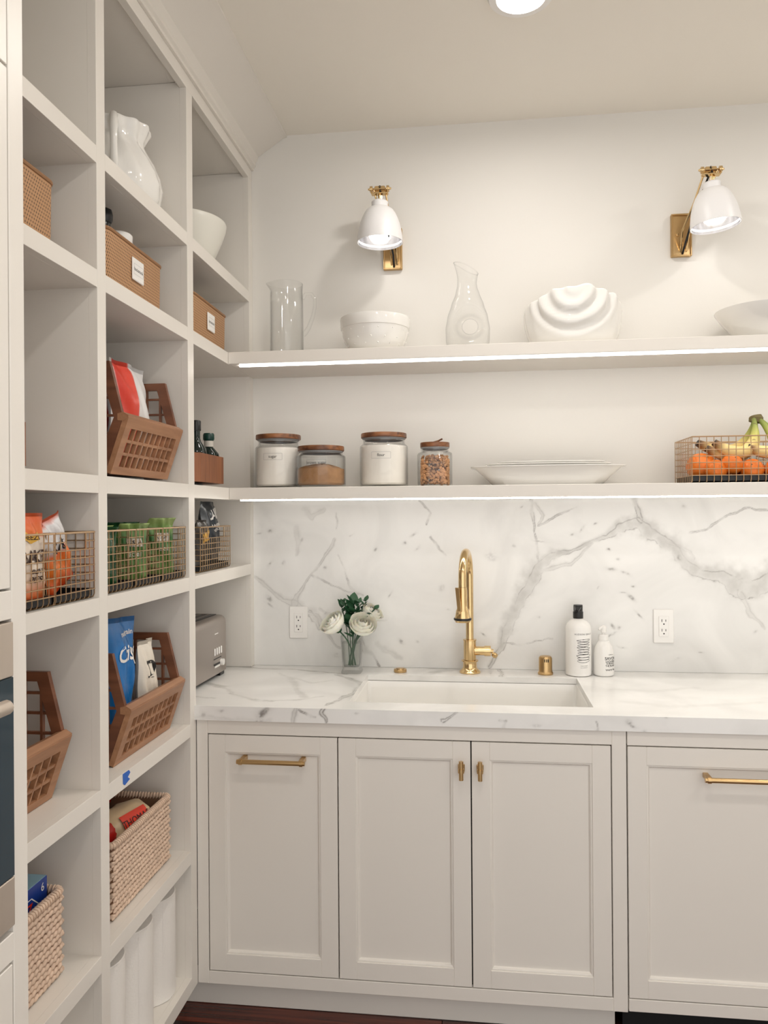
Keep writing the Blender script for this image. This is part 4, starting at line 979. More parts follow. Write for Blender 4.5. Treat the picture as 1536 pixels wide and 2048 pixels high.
def sprig(base, pts, label, n, seed, me=lm):
    rg = random.Random(seed); t = thing('leaf_sprig', label, 'foliage', base, 0, 'green leaf sprigs in the vase')
    P_ = [Vector(p)-Vector(base) for p in pts]; c_ = bez([(0, 0, 0)]+P_, 14); part('stem', MB().tube(c_, .0015, 6), GREEN, t)
    for k in range(n):
        q = c_[min(14, 14-k//2)]; o = obj('leaf', me, t); o.location = q
        o.rotation_euler = (rad(rg.uniform(15, 60)), rg.uniform(-.4, .4), k*2.4+rg.uniform(-.4, .4)); s_ = rg.uniform(.75, 1.15); o.scale = (s_, s_, s_)
sprig((vx-.004, vy-.006, ZC+.024), [(vx, vy, 1.06), (.355, -.11, 1.16)], 'leafy green sprig standing tallest at the left of the bouquet', 12, 4)
sprig((vx+.004, vy-.006, ZC+.024), [(vx, vy, 1.05), (.385, -.11, 1.152)], 'leafy green sprig in the middle of the bouquet', 16, 5, lm2)
sprig((vx, vy+.006, ZC+.024), [(vx, vy, 1.05), (.405, -.10, 1.155)], 'leafy green sprig behind the right rose', 14, 6)
sprig((vx+.008, vy+.008, ZC+.024), [(vx, vy, 1.05), (.380, -.10, 1.105)], 'broad leaves filling the heart of the bouquet', 16, 7, lm2)
sprig((vx-.008, vy-.002, ZC+.024), [(vx+.01, vy-.01, 1.07), (.462, -.115, 1.135)], 'small leaves over the top of the right rose', 8, 8)

sprig((vx+.002, vy+.010, ZC+.024), [(vx, vy+.01, 1.06), (.425, -.075, 1.158)], 'leafy green sprig leaning right behind the back rose', 12, 9)
sprig((vx-.010, vy+.006, ZC+.024), [(vx-.01, vy, 1.06), (.338, -.085, 1.150)], 'leafy green sprig leaning left behind the open rose', 10, 10)

# toaster
t = thing('toaster', 'brushed steel long-slot toaster with lever and four buttons on marble counter', 'toaster', (-.155, -.318, ZC), rad(-1.5))
TH = .205; hx_, hy_ = .094, .168
def rsec(hw, hh, r, z0): 
    o = []
    for cx, cz, a in ((hw-r, z0+hh-r, 0), (-hw+r, z0+hh-r, PI/2)):
        for k in range(7): tt = a+PI/2*k/6; o.append((cx+r*math.cos(tt), cz+r*math.sin(tt)))
    return o
sec = [(hx_, .014)]+rsec(hx_, TH-.014, .024, .014)+[(-hx_, .014)]
mb = MB().prism(sec, -hy_, hy_, 1); bmx = bmesh.new(); tmp = mb.mesh('tmp'); bmx.from_mesh(tmp)
ed = [e_ for e_ in bmx.edges if abs(e_.verts[0].co.y-e_.verts[1].co.y) < 1e-6 and e_.is_manifold and max(e_.verts[0].co.z, e_.verts[1].co.z) > .0]
bmesh.ops.bevel(bmx, geom=ed, offset=.012, segments=3, profile=.6, affect='EDGES'); bmx.verts.index_update()
mb = MB(); mb.add([v.co[:] for v in bmx.verts], [[v.index for v in f.verts] for f in bmx.faces]); bmx.free(); bpy.data.meshes.remove(tmp)
part('body', mb, STEEL, t, ang=40)
for sy in (-1, 1): part('foot', MB().box(-hx_+.01, hx_-.004, sy*.135-.02, sy*.135+.02, 0, .014, .002), BLACK, t)
part('base', MB().box(-hx_+.006, hx_-.006, -hy_+.006, hy_-.006, .008, .0138, .002), BLACK, t)
part('top_tray', MB().box(-.066, .062, -hy_+.014, hy_-.014, TH-.0005, TH+.002, .001), BLACK, t)
for xx in (-.03, .028): 
    part('slot_frame', MB().box(xx-.018, xx+.018, -hy_+.03, -hy_+.034, TH+.002, TH+.004).box(xx-.018, xx+.018, hy_-.034, hy_-.03, TH+.002, TH+.004).box(xx-.018, xx-.015, -hy_+.034, hy_-.034, TH+.002, TH+.004).box(xx+.015, xx+.018, -hy_+.034, hy_-.034, TH+.002, TH+.004), STEEL, t)
for k in range(4): part('button', MB().box(hx_, hx_+.004, .045+k*.020, .054+k*.020, .080, .104, .0015), WHITEP, t)
part('control_slot', MB().box(hx_, hx_+.0012, .045, .112, .066, .069).box(hx_, hx_+.0012, .045, .10, .046, .052), BLACK, t)
part('lever', MB().tube([(hx_, .112, .049), (hx_+.010, .112, .049)], .011, 20).box(hx_, hx_+.003, .05, .095, .038, .045, .001), WHITEP, t)
part('badge', MB().box(hx_, hx_+.0006, .055, .085, .150, .153), WHITEP, t)

# ------------------------------------------------------------------ left cubbies: tan bins
def mat_perf(name):
    g = NT(name); tc = g.n('ShaderNodeTexCoord'); sp = g.n('ShaderNodeSeparateXYZ'); g.l(tc.outputs['Object'], sp.inputs[0])
    h = g.math('ADD', sp.outputs[0], sp.outputs[1]); K = 2*PI/.0075
    row = g.math('FLOOR', g.math('DIVIDE', sp.outputs[2], .0075))
    sh = g.math('MULTIPLY', g.math('MODULO', row, 2.0), PI)
    sx = g.math('SINE', g.math('ADD', g.math('MULTIPLY', h, K), sh)); sz = g.math('SINE', g.math('MULTIPLY', g.math('FRACT', g.math('DIVIDE', sp.outputs[2], .0075)), PI))
    f = g.math('MULTIPLY', g.math('ADD', g.math('MULTIPLY', sx, .5), .5), sz)
    dot = g.math('GREATER_THAN', f, .62)
    lim = g.math('LESS_THAN', sp.outputs[2], .118)
    dot = g.math('MULTIPLY', dot, lim)
    nz = g.n('ShaderNodeTexNoise'); nz.inputs['Scale'].default_value = 12; g.l(tc.outputs['Object'], nz.inputs['Vector'])
    base = g.mix(nz.outputs['Fac'], lin((176, 132, 90)), lin((192, 148, 106)))
    g.l(g.mix(dot, base, lin((92, 62, 38))), g.b.inputs['Base Color']); g.b.inputs['Roughness'].default_value = .5
    bp = g.n('ShaderNodeBump'); bp.inputs['Strength'].default_value = .5; bp.inputs['Distance'].default_value = .001; bp.invert = True
    g.l(dot, bp.inputs['Height']); g.l(bp.outputs[0], g.b.inputs['Normal'])
    return g.m
PERF = mat_perf('perforated_tan'); BINRIM = mat('bin_rim', (150, 108, 70), rough=.45)
CARD = mat('white_card', (240, 238, 234), rough=.5, var=.01)
ZB = ZR[2][1]+.0005
def storage_bin(yc, xf, label):
    wd, dp, h = .334, .30, .133
    t = thing('storage_bin', label, 'storage bin', (xf-dp/2, yc, ZB), 0, 'tan perforated storage bins')
    def loop(hw, hd, r, z): return [(p[0], p[1], z) for p in ring(-hd, hd, -hw, hw, z, r, 6)]
    L = [loop(wd/2-.008, dp/2-.008, .022, .0), loop(wd/2-.003, dp/2-.003, .026, .02), loop(wd/2-.001, dp/2-.001, .028, h-.010), loop(wd/2-.004, dp/2-.004, .026, h-.010), loop(wd/2-.006, dp/2-.006, .026, .02), loop(wd/2-.012, dp/2-.012, .022, .004)]
    n = len(L[0]); mb = MB(); mb.add([p for q in L for p in q], [(i*n+k, i*n+(k+1) % n, (i+1)*n+(k+1) % n, (i+1)*n+k) for i in range(5) for k in range(n)]+[tuple(range(n)), tuple(5*n+k for k in range(n))])
    part('body', mb, PERF, t, ang=40)
    part('rim', MB().tube([(p[0], p[1], h-.005) for p in loop(wd/2-.002, dp/2-.002, .028, 0)], .0048, 8, closed=True), BINRIM, t)
    cd_ = part('label_card', MB().box(dp/2-.001, dp/2+.003, -.0305, .0335, .044, .1, .003), CARD, t, label='white card label')
    fn = plane_fn((dp/2+.0033, .0015, .072), (0, 1, 0), (0, 0, 1))
    text('backstock', .0125, fn, INK, cd_)
    fr = MB()
    for x0, x1, y0, y1 in ((-.026, .026, .0125, .013), (-.026, .026, -.013, -.0125), (-.026, -.0255, -.013, .013), (.0255, .026, -.013, .013)):
        fr.add([fn(x0, y0), fn(x1, y0), fn(x1, y1), fn(x0, y1)], [(0, 1, 2, 3)])
    part('label_frame', fr, GASK, cd_, fix=False)
    return t
storage_bin(-1.472, -.018, 'tan perforated bin with backstock card beside the oven cabinet')
storage_bin(-.932, -.020, 'tan perforated bin with backstock card holding a black-capped bottle')
storage_bin(-.398, -.020, 'tan perforated bin with backstock card under the tall white bowl')
t = thing('sauce_bottle', 'dark bottle with glossy black cap standing in the perforated bin', 'bottle', (-.085, -.968, ZB+.018))
part('bottle', MB().lathe([(0, 0), (.026, 0), (.028, .004), (.028, .10), (.02, .125), (.012, .14), (.012, .165), (0, .165)], 24), mat('dark_bottle', (30, 34, 34), rough=.15), t)
part('cap', MB().lathe([(0, .165), (.014, .165), (.0175, .172), (.018, .185), (.015, .197), (.006, .202), (0, .203)], 24), BLACK, t)
t = thing('white_canister', 'white lidded canister peeking out of the perforated bin', 'canister', (-.10, -.872, ZB+.028))
part('body', MB().lathe([(0, 0), (.034, 0), (.034, .135), (0, .135)], 28), WHITEP, t); part('lid', MB().lathe([(0, .135), (.037, .135), (.037, .158), (.034, .161), (0, .161)], 28), WHITEP, t)

# ------------------------------------------------------------------ top shelf ceramics
ZTOP = ZR[1][1]+.0005
t = thing('ceramic_pitcher', 'white glazed ceramic pitcher with drapery folds on the top shelf', 'pitcher', (-.145, -.792, ZTOP))
def pit(th, r, z):
    f = min(1, z/.235); e_ = max(0, math.cos(th-.9)) if z > .19 else 0
    w_ = .0035*math.sin(11*th+7*f)*(1 if .02 < z else 0)
    return r+w_+(.012*e_*e_*(z-.19)/.05 if z > .19 else 0), z+(.006*e_*(z-.19)/.05 if z > .19 else 0)
part('body', MB().lathe([(0, 0), (.085, 0), (.095, .006), (.117, .04), (.122, .075), (.116, .105), (.100, .14), (.084, .165), (.074, .182), (.072, .195), (.078, .212), (.085, .228), (.083, .236), (.078, .232), (.07, .21), (.066, .185), (.09, .14), (.11, .08), (.1, .03), (0, .012)], 88, fun=pit), CERAM, t, ang=60)
part('handle', MB().tube([(q*.42, -q*.907, z) for q, z in ((.070, .205), (.092, .222), (.122, .212), (.138, .175), (.136, .135), (.126, .100), (.110, .078))], [.011, .011, .011, .010, .009, .010, .011], 12), CERAM, t, ang=60)
t = thing('deep_bowl', 'tall plain white bowl alone on the top shelf by the back wall', 'bowl', (-.168, -.262, ZTOP))
part('body', MB().lathe([(0, 0), (.066, 0), (.074, .003), (.092, .03), (.116, .075), (.136, .12), (.147, .152), (.150, .170), (.1485, .1735), (.1455, .170), (.135, .13), (.11, .075), (.085, .03), (0, .010)], 64), mat('ivory_bowl', (238, 236, 226), rough=.3, var=.01), t, ang=45)
part('foot_ring', MB().lathe([(.058, -.0003), (.066, -.0003), (.066, .002), (.058, .002), (.058, -.0003)], 40), MATS['ivory_bowl'], t)

# ------------------------------------------------------------------ wooden lattice crates
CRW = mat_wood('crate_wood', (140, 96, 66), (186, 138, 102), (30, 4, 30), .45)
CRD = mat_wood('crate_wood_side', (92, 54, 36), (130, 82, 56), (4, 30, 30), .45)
PC = [(0, 0), (.047, .135), (0, .27), (-.23, .27), (-.23, 0)]
def hexx(z): return .047*(1-abs(z-.135)/.135)
def crate(xf, yc, z, label, wd=.340):
    t = thing('wooden_crate', label, 'crate', (xf, yc, z), 0, 'slatted wooden crates with cut-away fronts')
    th = .012; fw = .020
    for s in (-1, 1):
        ya, yb = (s*wd/2-th, s*wd/2) if s > 0 else (s*wd/2, s*wd/2+th)
        cx, cz = -.09, .135; PS = [(p[0]-(.0135 if p[0] > -.1 and p[1] < .2 else 0), p[1]) for p in PC]
        inn = [(p[0]+(fw*1.05 if p[0] < cx else -fw*1.15), p[1]+(0 if abs(p[1]-.135) < .01 else (fw if p[1] < .135 else -fw))) for p in PS]
        mb = MB(); n = 5
        vs_ = [(p[0], ya, p[1]) for p in PS]+[(p[0], ya, p[1]) for p in inn]+[(p[0], yb, p[1]) for p in PS]+[(p[0], yb, p[1]) for p in inn]
        fs_ = []
        for i in range(n):
            j = (i+1) % n; fs_ += [(i, j, n+j, n+i), (2*n+i, 3*n+i, 3*n+j, 2*n+j), (i, 2*n+i, 2*n+j, j), (n+i, n+j, 3*n+j, 3*n+i)]
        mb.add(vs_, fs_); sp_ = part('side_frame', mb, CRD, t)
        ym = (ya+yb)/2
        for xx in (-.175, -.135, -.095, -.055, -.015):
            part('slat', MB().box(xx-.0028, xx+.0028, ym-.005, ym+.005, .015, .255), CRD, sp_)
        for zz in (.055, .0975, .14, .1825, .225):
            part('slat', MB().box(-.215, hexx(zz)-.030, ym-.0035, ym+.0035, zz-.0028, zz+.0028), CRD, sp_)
    # slanted front with 3 x 9 openings
    w2 = wd/2-th; e1 = Vector((.047, 0, .135)); Ls = e1.length; e1.normalize(); nn = Vector((e1.z, 0, -e1.x))
    def bar(a0, a1, b0, b1, d0=0, d1=.012):
        vs_ = []
        for d in (d0, d1):
            for a, b_ in ((a0, b0), (a1, b0), (a1, b1), (a0, b1)): q = e1*a-nn*d; vs_.append((q.x, b_, q.z))
        return MB().add(vs_, [(0, 1, 2, 3), (7, 6, 5, 4), (0, 4, 5, 1), (1, 5, 6, 2), (2, 6, 7, 3), (3, 7, 4, 0)])
    mb = MB(); A0, A1 = .020, Ls-.026; B0, B1 = -wd/2+.030, wd/2-.030
    for bb in (bar(.001, A0, -wd/2, wd/2, -.001), bar(A1, Ls, -wd/2, wd/2, -.001), bar(A0, A1, -wd/2, B0, -.001), bar(A0, A1, B1, wd/2, -.001)): mb.add(bb.v, bb.f)
    fp = part('front_panel', mb, CRW, t)
    for i in (1, 2):
        a = A0+(A1-A0)*i/3; part('slat', bar(a-.0036, a+.0036, B0, B1, .001, .010), CRW, fp)
    for i in range(1, 9):
        b_ = B0+(B1-B0)*i/9; part('slat', bar(A0, A1, b_-.0030, b_+.0030, .0005, .011), CRW, fp)
    part('front_cap', MB().prism([(.047, .134), (.0475, .139), (.034, .1475), (.020, .144), (.020, .128), (.034, .126)], -wd/2-.0008, wd/2+.0008, 1), CRW, t)
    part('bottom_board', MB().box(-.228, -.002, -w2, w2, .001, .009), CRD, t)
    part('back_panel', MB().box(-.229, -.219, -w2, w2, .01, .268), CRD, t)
    return t
Z5 = ZR[5][1]+.0005; Z3u = ZR[3][1]+.0005
crate(-.046, -.862, Z3u+.010, 'slatted wooden crate with white and red snack bags, in the second cubby column')
for xx in (-.08, -.24):
    pass
crate(-.044, -.862, Z5, 'slatted wooden crate with blue crisps bag above the blue tape')
crate(-.082, -1.404, Z5, 'empty slatted wooden crate beside the oven')
t = thing('turntable', 'low black turntable under the wooden crate of snack bags', 'turntable', (-.15, -.862, Z3u), 0, None)
part('disc', MB().lathe([(0, .004), (.10, .004), (.102, .006), (.102, .009), (0, .009)], 40), BLACK, t); part('foot', MB().lathe([(0, 0), (.085, 0), (.085, .004), (0, .004)], 32), BLACK, t)
# octagonal wooden trays
TRW = mat_wood('tray_wood', (112, 66, 42), (160, 104, 70), (40, 40, 3), .38)
def tray(xc, yc, label):
    t = thing('wooden_tray', label, 'tray', (xc, yc, Z3u), 0, 'octagonal wooden trays')
    hw, c_ = .15, .045
    P_ = [(hw, -hw+c_), (hw, hw-c_), (hw-c_, hw), (-hw+c_, hw), (-hw, hw-c_), (-hw, -hw+c_), (-hw+c_, -hw), (hw-c_, -hw)]
    for i in range(8):
        a, b_ = Vector(P_[i]), Vector(P_[(i+1) % 8]); ai, bi = a*.93, b_*.93
        part('wall_board', MB().add([(a.x, a.y, .012), (b_.x, b_.y, .012), (bi.x, bi.y, .012), (ai.x, ai.y, .012), (a.x, a.y, .1), (b_.x, b_.y, .1), (bi.x, bi.y, .1), (ai.x, ai.y, .1)], [(0, 1, 5, 4), (2, 3, 7, 6), (4, 5, 6, 7), (0, 3, 2, 1), (1, 2, 6, 5), (0, 4, 7, 3)]), TRW, t)
    part('bottom', MB().prism([(p[0]*.929, p[1]*.929) for p in P_], .013, .02, 2), TRW, t)
    part('foot', MB().lathe([(0, 0), (.11, 0), (.11, .0118), (0, .0118)], 32), BLACK, t)
tray(-.163, -.408, 'octagonal wooden tray of dark bottles by the back wall'); tray(-.225, -1.435, 'octagonal wooden tray mostly hidden beside the oven cabinet')
DKG = mat('dark_green_glass', (20, 34, 30), rough=.08, var=.1); CAPG = mat('green_foil', (18, 58, 50), rough=.3, var=.2, scale=60)
LABW = mat('bottle_label', (206, 200, 190), rough=.6, var=.05)
def bottle(x, y, pr, cap, lab, label, band=None):
    t = thing('glass_bottle', label, 'bottle', (x, y, Z3u+.0205), 0, 'dark bottles in the wooden tray')
    part('body', MB().lathe(pr, 28), DKG, t); part('cap', MB().lathe(cap, 24), CAPG if lab else BLACK, t)
    if band: part('neck_label', MB().lathe(band, 24), LABW, t)
bottle(-.064, -.300, [(0, 0), (.034, 0), (.036, .004), (.036, .075), (.033, .092), (.020, .108), (.014, .114), (.0135, .135), (0, .135)], [(0, .1355), (.016, .1355), (.0185, .14), (.0185, .155), (.016, .160), (0, .160)], True, 'round dark bottle with green cap and pale neck band in the wooden tray', [(.0142, .115), (.0150, .115), (.0150, .1345), (.0142, .1345), (.0142, .115)])
bottle(-.060, -.425, [(0, 0), (.032, 0), (.034, .004), (.034, .08), (.03, .10), (.016, .12), (.0125, .13), (.0125, .155), (0, .155)], [(0, .1555), (.0145, .1555), (.015, .158), (.015, .185), (.013, .188), (0, .188)], False, 'dark bottle with tall black cap half hidden by the shelf post')
bottle(-.122, -.400, [(0, 0), (.033, 0), (.035, .004), (.035, .085), (.030, .11), (.018, .135), (.013, .145), (.013, .165), (0, .165)], [(0, .1655), (.0145, .1655), (.015, .168), (.015, .182), (0, .184)], False, 'dark amber bottle behind the others in the wooden tray')

# ------------------------------------------------------------------ wire baskets in cubbies
Z4 = ZR[4][1]+.0005
GW = 'bronze wire baskets'
wire_basket((-.008, -1.055, Z4), 0, .156, .30, .146, 'bronze wire basket of green pouches beside the shelf post', GW, 8, 14, 7)
wire_basket((-.008, -.893, Z4), 0, .156, .30, .146, 'bronze wire basket of green pouches, middle of three', GW, 8, 14, 7)
wire_basket((-.008, -.731, Z4), 0, .156, .30, .146, 'bronze wire basket with one green pouch bent forward', GW, 8, 14, 7)
wire_basket((-.008, -1.4205, Z4), 0, .156, .30, .146, 'bronze wire basket of baked snack bag beside the oven cabinet', GW, 8, 14, 7)
wire_basket((-.008, -1.2595, Z4), 0, .156, .30, .146, 'bronze wire basket with a leaning orange snack bag', GW, 8, 14, 7)
wire_basket((-.022, -.352, Z4), 0, .285, .30, .142, 'bronze wire basket of dark snack bags above the toaster', GW, 14, 14, 7)

# ------------------------------------------------------------------ bags
def bag(name, label, loc, w_, h, th, m, rot=(0, 0, 0), group=None, crimp=.04, seed=1, lean=0.0, cat='snack bag', fold=0.0, taper=1.0):
    """pillow bag standing on its lower edge, front towards +x, width along y"""
    rg = random.Random(seed); ph = [rg.random()*6 for _ in range(6)]
    t = thing(name, label, cat, loc, 0, group); t.rotation_euler = rot
    def surf(sg):
        def f(u, v):
            a = 2*u-1; body = (max(0, 1-abs(a)**3))**.8*max(0, math.sin(PI*min(1, max(0, (v+.02)/(1-crimp)*.98))))**.55
            if v > 1-crimp: body *= .05
            wr = .004*math.sin(9*a+ph[0]+5*v)*math.sin(7*v+ph[1])+.003*math.sin(17*v+ph[2]+4*a)+.003*math.sin(13*(a+v)+ph[3])
            x = sg*(th/2*body)+wr*(.3+.7*body)+(.006*math.sin(5*a+ph[4])*max(0, v-.7)*3)
            zz = h*v; x += lean*v*v
            if fold and v > .78: k = (v-.78)/.22; x += fold*math.sin(k*PI/2)*h*.22; zz = h*(.78+.22*(1-k)*k*.6+.10*k)
            ww = w_/2*(1-.05*math.sin(PI*v))*(taper+(1-taper)*min(1, v*1.15))
            return (x, a*ww, zz)
        return f
    mb = MB().grid(surf(1), 21, 27).grid(surf(-1), 21, 27)
    part('pouch', mb, m, t, ang=80)
    return t, surf(1)
def bag_text(t, surf, body, size, w_, h, a0, v0, m, bold=1.0, slant=0., tilt=0.):
    ct_, st_ = math.cos(tilt), math.sin(tilt)
    def fn(x, y):
        X, Y_ = x*ct_-y*st_, x*st_+y*ct_
        u = min(.98, max(.02, .5+(a0+X)/w_)); v = min(.99, max(.01, v0+Y_/h)); p = surf(u, v); return (p[0]+.0022, p[1], p[2])
    text(body, size, fn, m, t, bold=bold, slant=slant, weight=.02)
WHT = mat('white_ink', (236, 232, 226), rough=.5); BRN = mat('brown_ink', (70, 48, 40), rough=.6); YEL = mat('yellow_ink', (230, 180, 70), rough=.5)
G1 = 'snack bags in the wire baskets'
b1 = mat_bands('bag_baked', [(0, (196, 52, 40)), (.14, (222, 120, 60)), (.30, (226, 200, 176)), (.42, (230, 216, 200)), (.78, (228, 214, 198)), (.82, (224, 116, 50)), (.98, (216, 96, 44))], 2, .3, .02, 14, length=.165)
t, s1 = bag('snack_bag', 'cream and orange baked snack bag with big brown letters in wire basket', (-.030, -1.412, Z4+.0075), .132, .178, .030, b1, seed=2, group=G1)
bag_text(t, s1, 'BAKE', .036, .132, .178, .010, .52, BRN, 1.0); bag_text(t, s1, 'BLISS AT', .012, .132, .178, .02, .37, BRN); bag_text(t, s1, 'PUFFS', .016, .132, .178, .02, .28, BRN)
fnb = MB().grid(lambda u, v: (lambda p: (p[0]+.0018, p[1], p[2]))(s1(.52+.34*(u-.5), .735+.09*(v-.5)+.02*math.sin(u*9))), 10, 4); part('logo_patch', fnb, YEL, t, fix=False); bag_text(t, s1, 'CHEEZOS', .013, .132, .178, .004, .735, BRN)
b2 = mat_bands('bag_flame', [(0, (214, 70, 34)), (.32, (238, 132, 52)), (.46, (236, 120, 60)), (.52, (222, 220, 220)), (.80, (226, 226, 228)), (.86, (214, 92, 50))], 2, .22, .05, 22, length=.17)
t, s2 = bag('snack_bag', 'white and flame-orange snack bag leaning over in wire basket', (-.040, -1.262, Z4+.034), .105, .150, .035, b2, rot=(rad(24), 0, 0), seed=5, group=G1)
bag_text(t, s2, 'Kick', .026, .105, .150, 0, .62, INK, 1.0, .3)
gp = mat_bands('bag_green', [(0, (120, 150, 84)), (.35, (98, 138, 70)), (.7, (60, 110, 56)), (.85, (120, 152, 84)), (.97, (150, 172, 104))], 2, .25, .06, 30, length=.16)
gp2 = mat('bag_green_dark', (32, 78, 44), rough=.25, var=.4, scale=25)
for i, (yy, xx, mm, hh, lab, sd) in enumerate(((-1.085, -.050, gp2, .165, 'dark green snack pouch in the basket beside the shelf post', 3), (-1.025, -.09, gp, .168, 'mottled green snack pouch behind the dark green one', 4), (-.920, -.045, gp, .172, 'light green snack pouch folded over in the middle basket', 6), (-.864, -.10, gp2, .175, 'dark green snack pouch at the back of the middle basket', 7), (-.735, -.050, gp, .186, 'light green snack pouch with bent-over top in the end basket', 8))):
    t, sf = bag('snack_pouch', lab, (xx, yy, Z4+.0075), .085 if i != 0 else .09, hh, .03, mm, rot=(0, 0, rad(-38)), seed=sd, group='green snack pouches', fold=.5, cat='snack pouch')
    if i in (2, 4):
        fnb = MB().grid(lambda u, v: (lambda p: (p[0]+.0018, p[1], p[2]))(sf(.5+.5*(u-.5), .60+.12*(v-.5))), 8, 4); part('label_patch', fnb, LABW, t, fix=False)
        bag_text(t, sf, 'USDA', .014, .085, hh, 0, .60, INK); bag_text(t, sf, 'VEGGIE', .013, .085, hh, 0, .42, WHT)
bk = mat('bag_black', (24, 34, 44), rough=.28, var=.3, scale=14)
t, s3 = bag('snack_bag', 'tall dark navy cracker bag with white slanted letters in wire basket', (-.066, -.288, Z4+.0075), .150, .215, .045, bk, seed=9, group=G1, lean=-.01)
bag_text(t, s3, 'LAIKI', .044, .150, .215, .010, .80, WHT, .85, 0, rad(8)); bag_text(t, s3, 'CRACKERS', .014, .150, .215, .01, .63, WHT, 1, 0, rad(8)); bag_text(t, s3, 'BLACK RICE', .012, .150, .215, .01, .56, WHT, 1, 0, rad(8))
bk2 = mat('bag_mixed', (58, 52, 46), rough=.3, var=.9, scale=34)
t, s4 = bag('snack_bag', 'small dark printed snack bag with yellow tag at the front of the basket', (-.043, -.432, Z4+.0075), .11, .155, .026, bk2, seed=12, group=G1)
fnb = MB().grid(lambda u, v: (lambda p: (p[0]+.003, p[1], p[2]))(s4(.55+.62*(u-.5), .66+.17*(v-.5)+.10*(u-.5))), 10, 4); part('label_patch', fnb, YEL, t, fix=False); bag_text(t, s4, 'Semiz', .024, .11, .155, .006, .67, BRN, 1, .3, rad(7))
# bags in the crates
b5 = mat_bands('bag_red_white', [(0, (226, 224, 222)), (.05, (226, 224, 222)), (.09, (206, 48, 30)), (.44, (220, 64, 38)), (.48, (228, 227, 226)), (1, (226, 225, 224))], 1, .35, .10, 7, length=.200, off=.10)
t, s5 = bag('snack_bag', 'white and red crinkled snack bag standing in the upper wooden crate', (-.105, -.812, Z3u+.0195), .200, .295, .075, b5, seed=14, group='snack bags in the wooden crates', crimp=.05)
bag_text(t, s5, 'NET WT 6 OZ', .007, .200, .295, .035, .50, INK)
wb = mat('bag_white', (222, 222, 224), rough=.35, var=.05, scale=12, bump=.3, bscale=40)
t, s6 = bag('snack_bag', 'plain white crinkled bag beside the shelf post in the upper crate', (-.13, -.968, Z3u+.0195), .10, .330, .06, wb, seed=16, group='snack bags in the wooden crates', crimp=.06)
bl = mat('bag_blue', (22, 108, 176), rough=.28, var=.25, scale=10, bump=.3, bscale=60)
t, s7 = bag('snack_bag', 'bright blue crisps bag tipping forward over the lower wooden crate', (-.082, -.938, Z5+.012), .155, .330, .055, bl, rot=(rad(-4), 0, 0), taper=.6, seed=18, group='snack bags in the wooden crates')
bag_text(t, s7, 'Crisps', .055, .155, .330, .012, .73, WHT, .72, .25, rad(6)); bag_text(t, s7, 'multigrain', .018, .155, .330, .01, .88, WHT, 1, .2, rad(4))
cb = mat_bands('bag_cream', [(0, (210, 96, 40)), (.30, (196, 92, 44)), (.34, (60, 62, 66)), (.38, (228, 218, 202)), (1, (230, 222, 208))], 2, .4, .008, 30, length=.26)
t, s8 = bag('snack_bag', 'cream pouch with big letter D and orange base in the lower crate', (-.066, -.800, Z5+.0105), .088, .255, .05, cb, seed=20, group='snack bags in the wooden crates')
bag_text(t, s8, 'D', .062, .088, .255, -.004, .70, INK, 1.1); bag_text(t, s8, 'NET WT 5.5 OZ', .006, .095, .255, .01, .45, INK)
wb2 = mat_bands('bag_white_print', [(0, (30, 96, 160)), (.24, (36, 110, 176)), (.27, (226, 226, 226)), (.5, (206, 140, 90)), (.55, (226, 226, 226)), (1, (228, 228, 228))], 2, .35, .02, 20, length=.24)
t, s9 = bag('snack_bag', 'white and blue printed pouch behind the near lattice of the lower crate', (-.125, -.955, Z5+.0105), .10, .215, .030, wb2, seed=22, group='snack bags in the wooden crates')
bag_text(t, s9, 'VEGGIE', .020, .11, .215, 0, .60, INK)

